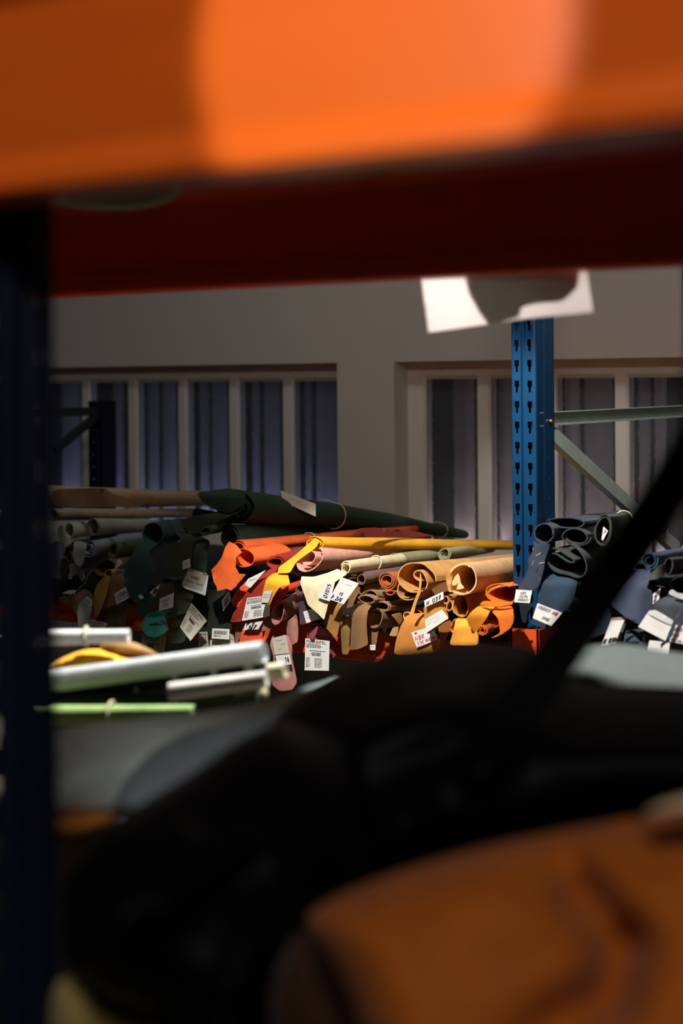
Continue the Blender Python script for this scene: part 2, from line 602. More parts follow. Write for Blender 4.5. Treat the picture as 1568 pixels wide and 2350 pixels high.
STROKE = {
    '0': [[(.5, 0), (.15, .2), (.1, .6), (.35, 1), (.7, .9), (.9, .5), (.8, .1), (.5, 0)]],
    '1': [[(.3, .25), (.6, 0), (.5, 1)]],
    '2': [[(.15, .25), (.4, 0), (.8, .1), (.8, .4), (.1, 1), (.5, .9), (.95, 1)]],
    '3': [[(.15, .1), (.6, 0), (.85, .2), (.4, .45), (.85, .65), (.7, .95), (.1, 1)]],
    '4': [[(.4, 0), (.1, .6), (.9, .55)], [(.75, .2), (.6, 1)]],
    '5': [[(.85, 0), (.3, .05), (.2, .4), (.7, .45), (.8, .8), (.4, 1), (.1, .9)]],
    '6': [[(.75, 0), (.3, .4), (.1, .8), (.4, 1), (.8, .85), (.7, .55), (.2, .65)]],
    '7': [[(.1, .05), (.9, 0), (.4, 1)], [(.25, .5), (.8, .48)]],
    'N': [[(.05, 1), (.15, 0), (.75, 1), (.95, 0)]], 'P': [[(.2, 1), (.25, 0), (.8, .1), (.8, .4), (.25, .5)]],
    'B': [[(.2, 1), (.25, 0), (.75, .1), (.7, .4), (.3, .48), (.85, .6), (.75, .95), (.2, 1)]],
    'K': [[(.2, 0), (.2, 1)], [(.85, 0), (.2, .55), (.9, 1)]], 'M': [[(.05, 1), (.2, 0), (.5, .6), (.8, 0), (.95, 1)]],
    'A': [[(.05, 1), (.5, 0), (.9, 1)], [(.2, .6), (.8, .6)]], 'R': [[(.2, 1), (.25, 0), (.8, .1), (.75, .4), (.25, .5), (.9, 1)]],
    'O': [[(.5, 0), (.1, .4), (.3, 1), (.8, .9), (.9, .3), (.5, 0)]], 'U': [[(.15, 0), (.15, .8), (.5, 1), (.8, .8), (.85, 0)]],
    'C': [[(.85, .1), (.4, 0), (.1, .5), (.4, 1), (.9, .9)]], 'o': [[(.5, .4), (.2, .6), (.3, 1), (.7, 1), (.8, .6), (.5, .4)]],
    'b': [[(.25, 0), (.2, 1), (.7, .95), (.75, .6), (.25, .6)]], 'u': [[(.2, .4), (.2, .9), (.5, 1), (.75, .8), (.8, .4), (.8, 1)]],
    'c': [[(.8, .5), (.4, .45), (.2, .75), (.5, 1), (.85, .9)]], 'k': [[(.25, 0), (.25, 1)], [(.75, .4), (.25, .7), (.8, 1)]],
    'z': [[(.15, .45), (.8, .45), (.2, 1), (.85, 1)]], 'l': [[(.45, 0), (.4, .9), (.6, 1)]], 'a': [[(.7, .45), (.3, .5), (.2, .9), (.6, .9), (.75, .45), (.8, 1)]],
    'r': [[(.3, .4), (.3, 1)], [(.3, .6), (.5, .42), (.8, .45)]], 'i': [[(.5, .4), (.5, 1)], [(.5, .15), (.52, .2)]], 'n': [[(.2, .4), (.2, 1)], [(.2, .6), (.5, .42), (.75, .55), (.8, 1)]],
    '.': [[(.4, .92), (.5, 1)]], '/': [[(.9, 0), (.1, 1)]], '=': [[(.1, .3), (.9, .3)], [(.1, .7), (.9, .7)]], '-': [[(.15, .55), (.85, .55)]], ' ': [],
    'V': [[(.1, 0), (.5, 1), (.9, 0)]], 'H': [[(.15, 0), (.15, 1)], [(.85, 0), (.85, 1)], [(.15, .5), (.85, .5)]], 'S': [[(.85, .1), (.4, 0), (.15, .25), (.8, .65), (.7, .95), (.1, .9)]],
}


def paper_label(t, quad, items, host=None, ink='black', mat=None, dv=None, lift=0.003, curl=0.0, nosub=False, name='paper_label'):
    """quad: pixel corners TL,TR,BR,BL as the writing reads; items: list of writing marks in (s,t)"""
    fr = t.frame

    def bil(s, q):
        a, b, c, d = quad
        return (a[0] * (1 - s) * (1 - q) + b[0] * s * (1 - q) + c[0] * s * q + d[0] * (1 - s) * q,
                a[1] * (1 - s) * (1 - q) + b[1] * s * (1 - q) + c[1] * s * q + d[1] * (1 - s) * q)
    if dv is None:
        tree = (host or t).bvh(); rows, vs = [], []
        for i in range(7):
            for j in range(7):
                px, py = bil(i / 6, j / 6)
                d = fr.z(px, py, 1.0) - Vector((0, 0, EYE))
                hit = tree.ray_cast(Vector((0, 0, EYE)), d.normalized())
                if hit[0] is not None:
                    rows.append((1, (px - quad[0][0]) / 50, (py - quad[0][1]) / 50)); vs.append(hit[0].y)
        if len(vs) >= 6:
            M = np.array(rows); y = np.array(vs)
            med = np.median(y); keep = np.abs(y - med) < 0.05
            M, y = M[keep], y[keep]
            k, *_ = np.linalg.lstsq(M, y, rcond=None)
            k[1] = max(-0.03, min(0.03, k[1])); k[2] = max(-0.03, min(0.03, k[2]))
            k[0] += float(np.min(y - M @ k))
        else:
            k = np.array([V1 - 0.08, 0, 0])
    else:
        k = np.array([V1 + dv, 0, 0])

    def at(s, q, off=0.0):
        px, py = bil(s, q)
        v = k[0] + k[1] * (px - quad[0][0]) / 50 + k[2] * (py - quad[0][1]) / 50
        v -= lift + off + curl * (q - 0.4) ** 2
        return fr.v(px, py, v)
    mb = MB(); N = 8
    F = [at(i / N, j / N) for j in range(N + 1) for i in range(N + 1)]
    B = [at(i / N, j / N, -0.0006) for j in range(N + 1) for i in range(N + 1)]
    qs = [(j * (N + 1) + i, j * (N + 1) + i + 1, (j + 1) * (N + 1) + i + 1, (j + 1) * (N + 1) + i) for j in range(N) for i in range(N)]
    mb.add(F, qs, True); mb.add(B, [q[::-1] for q in qs], True)
    rim = [i for i in range(N + 1)] + [j * (N + 1) + N for j in range(1, N + 1)] + [N * (N + 1) + i for i in range(N - 1, -1, -1)] + [j * (N + 1) for j in range(N - 1, 0, -1)]
    vs, fs = [], []
    for a, b in zip(rim, rim[1:] + rim[:1]):
        o = len(vs); vs += [F[a], F[b], B[b], B[a]]; fs.append((o, o + 1, o + 2, o + 3))
    mb.add(vs, fs)
    p = t.part(name, mb, mat or PAPER)
    inks = {}
    rnd = random.Random(int(quad[0][0] * 7 + quad[0][1]))

    def quad2(m, a, b, c, d):
        m.add([at(*a, 0.0007), at(*b, 0.0007), at(*c, 0.0007), at(*d, 0.0007)], [(0, 1, 2, 3)])
    for it in items:
        col = ink
        if it[0] in INK:
            col = it[0]; it = it[1:]
        m = inks.setdefault(col, MB())
        k_ = it[0]
        if k_ == 'T':
            _, txt, s0, t0, s1, t1 = it
            v, f = font_mesh(txt)
            m.add([at(s0 + (s1 - s0) * a, t0 + (t1 - t0) * b, 0.0007) for a, b in v], f)
        elif k_ == 'L':           # a line of small print
            _, s0, s1, tt, h = it
            s = s0
            while s < s1:
                w = rnd.uniform(0.03, 0.11); e = min(s1, s + w)
                quad2(m, (s, tt), (e, tt), (e, tt + h), (s, tt + h)); s = e + rnd.uniform(0.012, 0.03)
        elif k_ == 'B':           # a barcode
            _, s0, t0, s1, t1 = it
            s = s0
            while s < s1:
                w = rnd.choice((0.006, 0.011, 0.017)) * 1.3
                quad2(m, (s, t0), (s + w, t0), (s + w, t1), (s, t1)); s += w + rnd.choice((0.008, 0.014))
        elif k_ == 'H':           # handwriting
            _, txt, s0, t0, s1, t1, wd = it
            n = len(txt)
            for ci, ch in enumerate(txt):
                a0 = s0 + (s1 - s0) * ci / n; aw = (s1 - s0) / n * 0.86
                for st in STROKE.get(ch, []):
                    pts = [(a0 + x * aw + (1 - y) * aw * 0.22, t0 + (t1 - t0) * y) for x, y in st]
                    P = [at(x, y, 0.0008) for x, y in pts]
                    ptsr = []
                    for i in range(len(P) - 1):
                        for j in range(4): ptsr.append(P[i].lerp(P[i + 1], j / 4))
                    ptsr.append(P[-1])
                    vs, fs = [], []
                    for i, q in enumerate(ptsr):
                        d = ptsr[min(i + 1, len(ptsr) - 1)] - ptsr[max(i - 1, 0)]
                        nn = Vector((-d.z, 0, d.x)); nn = nn.normalized() * wd if nn.length > 0 else Vector((wd, 0, 0))
                        vs += [q + nn, q - nn]
                        if i: fs.append((2 * i - 2, 2 * i - 1, 2 * i + 1, 2 * i))
                    m.add(vs, fs)
    for col, m in inks.items():
        if m.f:
            t.sub(p, 'lettering', m, INK[col], None)
    return p


def printed(full=True):
    it = [('T', 'MARSIPEL', .05, .035, .86, .13)]
    for i in range(4): it.append(('L', .05, .62 + .06 * (i % 3), .155 + .034 * i, .013))
    it += [('L', .2, .82, .36, .02), ('B', .26, .42, .64, .53)]
    for i in range(7): it += [('L', .05, .2, .60 + .045 * i, .014), ('L', .4, .7, .61 + .045 * i, .014)]
    return it


# ------------------------------------------------------------------ the room
VW = V1 + 1.22                       # wall face
RV = 0.09                            # how deep the windows sit
HEAD = EYE + 0.064
SILL = EYE - 0.66
uA1 = FAR.v(774, 900, VW).x
uA0 = uA1 - 2.6
uB0 = FAR.v(905, 900, VW).x
uB1 = uB0 + 2.2
m = MB()
m.box((-9, VW, 0), (uA0, VW + 0.28, 4.2)); m.box((uA1, VW, 0), (uB0, VW + 0.28, 4.2)); m.box((uB1, VW, 0), (4, VW + 0.28, 4.2))
for a, b in ((uA0, uA1), (uB0, uB1)):
    m.box((a, VW, HEAD), (b, VW + 0.28, 4.2)); m.box((a, VW, 0), (b, VW + 0.28, SILL))
struct('wall_back', m, WALLM)
struct('floor', MB().box((-9, -4, -0.1), (4, VW + 2.2, 0)), FLOORM)
struct('ceiling', MB().box((-9, -4, 4.2), (4, VW + 2.2, 4.3)), WALLM)


def window(n, u0, u1, mull, ytop, left_stile):
    """mull: pixel edges of the upright bars on the frame's face"""
    root = bpy.data.objects.new('window_%d' % n, None); COL.objects.link(root)
    root['kind'] = 'structure'
    vf = VW + RV
    ptop = FAR.v(ytop[0], ytop[1], vf).z
    pbot = SILL + 0.06
    fr = MB()
    fr.box((u0, vf, ptop), (u1, vf + 0.05, HEAD)); fr.box((u0, vf, SILL), (u1, vf + 0.05, pbot))
    edges = [(FAR.v(a, 950, vf).x, FAR.v(b - 6, 950, vf).x) for a, b in mull]
    if left_stile:
        edges[0] = (u0, edges[0][1])
    bars = []
    for a, b in edges:
        c = (a + b) / 2
        prof = [(a, vf), (b - 0.006, vf), (b, vf + 0.01), (b, vf + 0.05), (a - 0.004, vf + 0.05), (a - 0.004, vf + 0.012)]
        vs = [(x, y, pbot) for x, y in prof] + [(x, y, ptop) for x, y in prof]
        k = len(prof)
        fr.add(vs, [(i, (i + 1) % k, k + (i + 1) % k, k + i) for i in range(k)])
        bars.append((a, b))
    f = struct('frame', fr, FRAMEM, root)
    # putty fillets along the head of each light
    seq = [(u0, u0)] * (0 if left_stile else 1) + bars + [(u1, u1)]
    for (a0, b0), (a1, b1) in zip(seq, seq[1:]):
        if a1 - b0 < 0.02: continue
        g = MB().box((b0 + 0.0005, vf + 0.016, pbot), (a1 - 0.0045, vf + 0.020, ptop))
        struct('pane', g, GLASS, root)
        q = MB(); q.add([(b0, vf + 0.003, ptop), (a1, vf + 0.003, ptop), (a1, vf + 0.0155, ptop - 0.012), (b0, vf + 0.0155, ptop - 0.012), (b0, vf + 0.0155, ptop), (a1, vf + 0.0155, ptop)],
                        [(0, 1, 2, 3), (0, 4, 5, 1), (0, 3, 4), (1, 5, 2), (3, 2, 5, 4)])
        struct('trim', q, FRAMEM, root)
    return root


window(1, uA0, uA1, [(72, 92), (189, 210), (295, 319), (410, 433), (527, 552), (650, 677)], (540, 869), False)
window(2, uB0, uB1, [(937, 981), (1096, 1130), (1247, 1282), (1412, 1447), (1585, 1620)], (1040, 862), True)


def curtain(u0, u1, label, group, stripes):
    """a hanging dark cloth with pale panels imitating light columns; stripes: (pixel left, pixel right) seen through the panes"""
    t = Thing('curtain', label, 'curtain', group)
    vc = VW + 0.235

    def fold(x):
        return 0.010 * math.sin(x * 40 + 2 * math.sin(x * 5)) + 0.006 * math.sin(x * 17 + 1)

    def cloth(a, b, off, top, mat, name):
        n = max(6, int((b - a) / 0.012)); V = []
        for i in range(n + 1):
            x = a + (b - a) * i / n
            for k in range(9):
                V.append((x, vc + fold(x) * (1 - 0.35 * k / 8) - off - (0.012 * math.sin(math.pi * i / n) if off else 0), SILL + 0.01 + (top - SILL - 0.01) * k / 8))
        F = [(i * 9 + k, (i + 1) * 9 + k, (i + 1) * 9 + k + 1, i * 9 + k + 1) for i in range(n) for k in range(8)]
        V2 = [(x, y + 0.003, z) for x, y, z in V]
        t.part(name, MB().add(V, F, True).add(V2, [q[::-1] for q in F], True), mat)
    cloth(u0, u1, 0, HEAD - 0.03, CURTAIN, 'cloth')
    for x0, x1, yt in stripes:  # pale panels imitate the columns of light in the panes
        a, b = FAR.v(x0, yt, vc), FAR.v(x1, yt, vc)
        cloth(a.x, b.x, 0.016, min(a.z, HEAD - 0.03), LIGHTCOLUMN, 'light_column')
    t.part('curtain_rod', MB().tube([(u0 + 0.002, vc, HEAD - 0.018), (u1 - 0.002, vc, HEAD - 0.018)], 0.008), GALV_DARK)
    t.finish()


curtain(uA0 + 0.01, uA1 - 0.01, 'added dark curtain with pale panels standing in for bluish light in the rippled panes of the left window', 'added curtains behind the windows',
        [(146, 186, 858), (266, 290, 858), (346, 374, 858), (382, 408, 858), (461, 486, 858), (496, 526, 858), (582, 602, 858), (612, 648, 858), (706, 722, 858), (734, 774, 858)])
curtain(uB0 + 0.01, uB1 - 0.01, 'added dark curtain with pale panels standing in for pinkish light in the rippled panes of the right window', 'added curtains behind the windows',
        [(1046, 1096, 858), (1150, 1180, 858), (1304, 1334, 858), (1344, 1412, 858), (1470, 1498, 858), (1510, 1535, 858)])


# ------------------------------------------------------------------ racks
def keyhole(cx, cz, a, h):
    return [(cx - a, cz + h / 2), (cx + a, cz + h / 2), (cx + a, cz), (cx + a * 0.5, cz - h * 0.1), (cx + a * 0.45, cz - h / 2), (cx - a * 0.45, cz - h / 2), (cx - a * 0.5, cz - h * 0.1), (cx - a, cz)]


def disc(cx, cz, r):
    return [(cx + r * math.cos(k * math.pi / 4), cz + r * math.sin(k * math.pi / 4)) for k in range(8)]


def holed_plate(mb, O, ex, en, W, z0, z1, pitch, phase, holes, th=0.0022):
    """a plate W wide along ex, from z0 to z1, punched with holes(cz) once per pitch"""
    O, ex, en = Vector(O), Vector(ex), Vector(en)
    k0 = math.floor((z0 - phase) / pitch)
    z = phase + k0 * pitch
    while z < z1 - 1e-6:
        a, b = max(z, z0), min(z + pitch, z1)
        full = a == z and abs(b - z - pitch) < 1e-6
        outer = [(0, a), (W, a), (W, b), (0, b)]
        hs = holes(z + pitch / 2) if full else []
        pts = list(outer); edges = [(i, (i + 1) % 4) for i in range(4)]
        for h in hs:
            o = len(pts); pts += h; edges += [(o + i, o + (i + 1) % len(h)) for i in range(len(h))]
        if hs:
            res = geometry.delaunay_2d_cdt([Vector(p) for p in pts], edges, [], 0, 1e-6)
            vo = [tuple(v) for v in res[0]]
            tr = []
            for f in res[2]:
                c = (sum(vo[i][0] for i in f) / 3, sum(vo[i][1] for i in f) / 3)
                if not any(inside(c, h) for h in hs): tr.append(tuple(f))
        else:
            vo, tr = outer, [(0, 1, 2, 3)]
        fr = [O + ex * p[0] + Vector((0, 0, p[1])) for p in vo]
        mb.add(fr, tr); mb.add([p + en * th for p in fr], [t[::-1] for t in tr])
        for h in hs:
            A = [O + ex * p[0] + Vector((0, 0, p[1])) for p in h]; n = len(A)
            mb.add(A + [p + en * th for p in A], [(i, (i + 1) % n, n + (i + 1) % n, n + i) for i in range(n)])
        z += pitch
    return mb


def rack_post(u0, u1, v0, depth, z0, z1, phase, flip=1):
    """punched C-section; the open side looks into the rack (flip=1: towards +v)"""
    W = u1 - u0; mb = MB(); s = flip
    c1, gr = W * 0.40, W * 0.16
    kh = lambda cx: (lambda cz: [keyhole(cx, cz, 0.0062, 0.029)])
    b = 0.006
    holed_plate(mb, (u0 + b, v0, 0), (1, 0, 0), (0, s, 0), c1 - b, z0, z1, 0.05, phase, kh((c1 - b) / 2))
    holed_plate(mb, (u1 - c1, v0, 0), (1, 0, 0), (0, s, 0), c1 - b, z0, z1, 0.05, phase, kh((c1 - b) / 2))
    # groove, corners, flanges
    g = [(u0 + c1, v0), (u0 + c1 + gr * 0.3, v0 + s * 0.006), (u1 - c1 - gr * 0.3, v0 + s * 0.006), (u1 - c1, v0)]
    for pl in (g, [(u1 - b, v0), (u1 - b * 0.3, v0 + s * b * 0.3), (u1, v0 + s * b)], [(u0 + b, v0), (u0 + b * 0.3, v0 + s * b * 0.3), (u0, v0 + s * b)]):
        for (a, c), (d, e) in zip(pl, pl[1:]):
            mb.add([(a, c, z0), (d, e, z0), (d, e, z1), (a, c, z1)], [(0, 1, 2, 3)])
            mb.add([(a, c + s * 0.0022, z0), (d, e + s * 0.0022, z0), (d, e + s * 0.0022, z1), (a, c + s * 0.0022, z1)], [(0, 1, 2, 3)])
    dh = lambda cz: [disc(depth * 0.62, cz, 0.0042)]
    for uu, en in ((u1, -1), (u0, 1)):
        holed_plate(mb, (uu, v0 + s * b, 0), (0, s, 0), (en, 0, 0), depth * 0.42 - b, z0, z1, 0.05, phase, lambda cz: [])
        # small offset step and rear half with bolt holes
        st = uu - en * 0.004
        mb.add([(uu, v0 + s * depth * 0.42, z0), (st, v0 + s * depth * 0.47, z0), (st, v0 + s * depth * 0.47, z1), (uu, v0 + s * depth * 0.42, z1)], [(0, 1, 2, 3)])
        holed_plate(mb, (st, v0 + s * depth * 0.47, 0), (0, s, 0), (en, 0, 0), depth * 0.53, z0, z1, 0.05, phase + 0.025, lambda cz: [disc(depth * 0.24, cz, 0.004)])
        mb.box((min(st, st + en * 0.014), v0 + s * depth - 0.0011, z0), (max(st, st + en * 0.014), v0 + s * depth + 0.0011, z1))
    return mb


def bolt(mb, p, d):
    p, d = Vector(p), Vector(d)
    mb.tube([p, p + d * 0.007], 0.010, 6); mb.tube([p + d * 0.007, p + d * 0.016], 0.005, 8)
    return mb


# far rack, the blue frame
pL = FAR.v(1173.5, 1000, V1).x
pR = FAR.v(1231, 1000, V1).x
# depth of the post so that its far side edge shows in column 1268
PD = FAR.v_along(Vector((pR, V1, 0)), 1268) - V1
zph = FAR.v(1186, 746, V1).z - 0.025
t = Thing('upright_frame', 'bright blue punched steel upright frame with grey braces between the two shelf bays', 'rack upright', 'upright frames of the far rack')
t.part('front_post', rack_post(pL, pR, V1, PD, 0.006, 2.6, zph), BLUE, 'blue punched post')
t.part('rear_post', rack_post(pL, pR, V1 + 1.17, PD, 0.006, 2.6, zph, -1), BLUE)
um = (pL + pR) / 2 + 0.012
zb = FAR.v(1270, 961, V1 + PD).z
mb = MB()
hb = 0.017
mb.box((um - 0.001, V1 + 0.02, zb - hb), (um + 0.001, V1 + 1.15, zb + hb))
mb.box((um, V1 + 0.02, zb + hb - 0.002), (um + 0.024, V1 + 1.15, zb + hb)); mb.box((um, V1 + 0.02, zb - hb), (um + 0.024, V1 + 1.15, zb - hb + 0.002))
t.part('horizontal_brace', mb, GALV, 'grey steel channel')
vd = FAR.v_along(Vector((um, V1, 0)), 1445)
pd = FAR.v(1445, 1166, vd)
a = Vector((um + 0.014, V1 + 0.035, zb - 0.004)); b = Vector((um + 0.014, pd.y, pd.z)); b = a + (b - a) * 1.55
d = (b - a).normalized(); nrm = Vector((0, -d.z, d.y))
mb = MB()
for o1, o2 in (((-0.001, 0.001), (-0.018, 0.018)), ((0, 0.022), (0.016, 0.018)), ((0, 0.022), (-0.018, -0.016))):
    vs = []
    for p in (a, b):
        for i in (0, 1):
            for j in (0, 1):
                vs.append(p + Vector((-o1[i], 0, 0)) + nrm * o2[j])
    mb.add(vs, [(0, 1, 3, 2), (4, 6, 7, 5), (0, 4, 5, 1), (2, 3, 7, 6), (0, 2, 6, 4), (1, 5, 7, 3)])
t.part('diagonal_brace', mb, GALV, 'grey steel channel')
bp = FAR.v(1254, 966, V1 + PD * 0.72)
t.part('bolt', bolt(MB(), (pR - 0.004, bp.y, bp.z), (1, 0, 0)), BRASS, 'yellow zinc bolt')
t.part('foot_plate', MB().box((pL - 0.02, V1 - 0.02, 0), (pR + 0.02, V1 + PD + 0.03, 0.006)), BLUE)
t.part('foot_plate', MB().box((pL - 0.02, V1 + 1.17 - PD - 0.03, 0), (pR + 0.02, V1 + 1.19, 0.006)), BLUE)
t.finish()

# far rack, the dark frame at the left end of the bay
VR = V1 + 1.04
qL = FAR.v(224, 1000, VR).x; qR = qL + (pR - pL)
qtop = FAR.v(245, 920, VR).z
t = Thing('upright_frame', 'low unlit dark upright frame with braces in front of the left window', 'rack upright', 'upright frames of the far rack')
t.part('rear_post', rack_post(qL, qR, VR + 0.04, PD, 0.006, qtop, zph, -1), BLUE_SHADED)
t.part('front_post', rack_post(qL, qR, V1, PD, 0.006, qtop, zph), BLUE_SHADED)
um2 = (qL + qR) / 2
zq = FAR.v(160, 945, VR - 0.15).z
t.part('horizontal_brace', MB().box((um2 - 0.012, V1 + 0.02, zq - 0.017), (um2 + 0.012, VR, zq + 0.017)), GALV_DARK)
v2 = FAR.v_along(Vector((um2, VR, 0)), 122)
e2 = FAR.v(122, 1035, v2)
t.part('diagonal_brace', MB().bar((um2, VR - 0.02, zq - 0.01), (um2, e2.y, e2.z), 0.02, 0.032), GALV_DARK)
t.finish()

BT, BB = EYE - 0.642, EYE - 0.767


def rail_profile(v0, zb, zt, s=1, d=0.05):
    return [(v0, zb + 0.004), (v0, zb + 0.014), (v0 + s * 0.010, zb + 0.034), (v0 + s * 0.010, zt - 0.034), (v0, zt - 0.016), (v0, zt - 0.004), (v0 + s * 0.004, zt), (v0 + s * d, zt), (v0 + s * d, zb), (v0 + s * 0.004, zb)]


def shelf_rail(u0, u1, v0, zb, zt, label, mat, s, frame, group, ends=(1, 1), cw=0.036, drop=0.03, cv=None):
    t = Thing('shelf_rail', label, 'rack beam', group, frame)
    t.part('box_section', MB().prism(rail_profile(v0, zb, zt, s), (u0, u1)), mat)
    for k, (u, on) in enumerate(((u0, ends[0]), (u1, ends[1]))):
        if not on: continue
        a, b = (u - cw, u + 0.004) if k == 0 else (u - 0.004, u + cw)
        m = MB()
        c0 = v0 if cv is None else cv
        y = sorted((c0 - s * 0.004, c0 - s * 0.0005))
        m.box((a, y[0], zb - drop), (b, y[1], zt + 0.034))
        m.box((u - 0.003, min(c0 - s * 0.004, v0 + s * 0.05), zb - drop), (u + 0.003, max(c0 - s * 0.004, v0 + s * 0.05), zt + 0.034))
        t.part('connector', m, mat, None)
    t.finish()


gf = 'orange beams of the far rack'
shelf_rail(qR + 0.002, pL - 0.002, V1 + 0.10, BB, BT, 'orange front beam of the left bay, behind the hanging coloured hides', ORANGE_RED, 1, FAR, gf, cv=V1 - 0.001)
shelf_rail(pR + 0.002, pR + 2.2, V1 + 0.10, BB, BT, 'orange front beam of the right bay, under the dark blue hides', ORANGE_RED, 1, FAR, gf, (1, 0), cv=V1 - 0.001)
t = Thing('shelf_board', 'chipboard shelf deck under the rolled hides of the left bay', 'shelf board', 'shelf boards of the far rack')
t.part('board', MB().box((qR + 0.01, V1 + 0.10, BT), (pL - 0.01, V1 + 1.06, BT + 0.016)), BOARD); t.finish()
t = Thing('shelf_board', 'chipboard shelf deck under the dark blue hides of the right bay', 'shelf board', 'shelf boards of the far rack')
t.part('board', MB().box((pR + 0.01, V1 + 0.10, BT), (pR + 2.19, V1 + 1.06, BT + 0.016)), BOARD); t.finish()
DECK = BT + 0.016

# near rack: dark post, orange beam close to the lens, red beam behind it, deck between them
nv = 0.876
nR = NEAR.v(118, 1300, nv + 0.05).x; nL = nR - 0.10
nph = NEAR.v(60, 1700, nv).z - 0.025
t = Thing('rack_post', 'near punched blue rack post, its colour darkened for shade, down the whole left edge of the view', 'rack upright', None, NEAR)
t.part('post', rack_post(nL, nR, nv, 0.05, 0.006, EYE + 0.36, nph), BLUE_SHADED)
t.part('foot_plate', MB().box((nL - 0.02, nv - 0.02, 0), (nR + 0.02, nv + 0.09, 0.006)), BLUE_SHADED)
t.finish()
zn = NEAR.v(784, 366, nv - 0.06).z
shelf_rail(nL - 0.9, nR + 1.6, nv - 0.06, zn, zn + 0.185, 'bright orange beam across the top, blurred and closest to the viewer', ORANGE, 1, NEAR, None, (0, 0))
vb = 1.92
zk = NEAR.v(784, 646, vb).z
shelf_rail(nR - 1.9, nR + 1.6, vb, zk, zk + 0.18, 'dark red shaded beam below the bright orange one, at the back of the near rack', RED_SHADED, 1, NEAR, None, (0, 0))
t = Thing('shelf_board', 'upper chipboard deck lying on the blurred orange and red beams', 'shelf board', None, NEAR)
t.part('board', MB().box((nR - 1.9, nv - 0.06, max(zn + 0.185, zk + 0.18)), (nR + 1.6, vb + 0.05, max(zn + 0.185, zk + 0.18) + 0.018)), BOARD); t.finish()
NDECK = EYE - 0.62
t = Thing('shelf_board', 'lower chipboard deck under the blurred dark hides in the foreground', 'shelf board', None, NEAR)
t.part('board', MB().box((nR - 1.9, 0.66, NDECK - 0.018), (nR + 1.6, vb + 0.05, NDECK)), BOARD); t.finish()


# ------------------------------------------------------------------ rolled hides on the far shelf
def crop(x0, y0, s):
    def f(*a):
        p = [(x0 + a[i] / s, y0 + a[i + 1] / s) for i in range(0, len(a), 2)]
        return p if len(p) > 1 else p[0]
    return f


c1 = crop(100, 1080, 3.92); c2 = crop(420, 1100, 3.92); c3 = crop(780, 1200, 3.733); c4 = crop(1160, 1140, 3.843); c5 = crop(500, 1280, 4.356)
cA = crop(120, 1180, 7.84); cB = crop(280, 1180, 7.84); cC = crop(300, 1340, 6.03); cD = crop(780, 1290, 7.84); cE = crop(1000, 1260, 6.03); cF = crop(1340, 1200, 6.877)
GL, GR = 'leather hides rolled on the left bay', 'dark blue hides on the right bay'


def hide(label, group=GL):
    return Thing('leather_hide', label, 'leather hide', group)


L = leather
# --- upper left, in shade
M = L((184, 154, 118))
t = hide('long tan hide roll on top of the pile at far left')
roll(t, (60, 1136), (36, 34), (478, 1142), 0.10, M, 2.2, 0.35, L=1.0, sc=0.72, droop=0.2, nsec=14)
flap(t, [(120, 1122), (240, 1120), (262, 1135), (330, 1152), (322, 1164), (120, 1164)], 0.02, L((150, 116, 84)), name='outer_layer', curl=0.02, rough=0.008)
t.finish()
t = hide('flat grey brown hide roll under the long tan roll at far left')
roll(t, (120, 1180), (16, 15), (452, 1176), 0.06, L((168, 148, 120)), 1.6, L=1.0, sc=0.9); t.finish()
M = L((168, 176, 156))
t = hide('sage grey hide roll with a round open end, at far left')
roll(t, (158, 1219), (12, 18), (222, 1211), 0.00, M, 1.2, 0.9, 2.6, sc=0.98, name='inner_roll')
roll(t, (213, 1209), (15, 20), (420, 1203), 0.06, M, 1.5, 0.86, 0.8, sc=0.72, L=1.0)
flap(t, cA(95, 240, 190, 175, 205, 300, 255, 420, 400, 470, 330, 530, 240, 600, 150, 500, 90, 380), -0.03, M, curl=0.02)
t.finish()
M = L((132, 142, 152))
t = hide('blue grey hide roll with a tongue, under the sage grey roll')
roll(t, (203, 1258), (17, 22), (326, 1234), -0.02, M, 2.3, 0.3, 0.2, sc=0.78)
flap(t, cA(395, 490, 500, 480, 620, 520, 590, 640, 590, 740, 550, 880, 500, 950, 430, 900, 380, 800, 365, 700, 385, 600), -0.06, L((152, 158, 154)), bend=0.02)
flap(t, cA(300, 900, 380, 880, 480, 950, 560, 1050, 590, 1150, 530, 1220, 450, 1080, 350, 1120, 350, 1180, 280, 1150, 320, 1050), -0.045, M, name='tail')
t.finish()
t = hide('slate hide corner hanging beside the dark post at far left')
roll(t, (150, 1268), (18, 18), (230, 1250), 0.02, L((86, 94, 104)), 1.3)
flap(t, cA(30, 480, 180, 500, 250, 600, 200, 740, 140, 880, 130, 1000, 150, 1170, 0, 1130, -60, 1100, -60, 600), -0.05, L((92, 100, 112)), curl=0.03); t.finish()
t = hide('brown black roll end in the gap left of the blue grey tongue')
roll(t, (158, 1280), (7, 15), (200, 1272), 0.0, L((92, 66, 44)), 1.4, 0.7); t.finish()
t = hide('dark olive green hide roll right of the blue grey roll')
roll(t, (259, 1264), (11, 18), (330, 1250), 0.03, L((78, 86, 62)), 1.4, 0.75); t.finish()
t = hide('brown hide with an ochre edged open end and a paper price label')
roll(t, (240, 1304), (26, 21), (300, 1290), -0.01, L((96, 74, 50)), 1.35, 0.8, 3.4, sc=0.8)
flap(t, cA(1100, 1020, 1290, 970, 1310, 1200, 1330, 1310, 1120, 1440, 1160, 1620, 960, 1700, 860, 1720, 1010, 1330), -0.06, L((122, 96, 70)), bend=0.02)
paper_label(t, cA(1115, 1430, 1325, 1305, 1415, 1490, 1160, 1625), [('L', .1, .8, .2, .05), ('L', .1, .85, .36, .05), ('L', .1, .7, .52, .05), ('grey', 'B', .45, .25, .8, .55), ('L', .1, .85, .72, .05)], dv=-0.068)
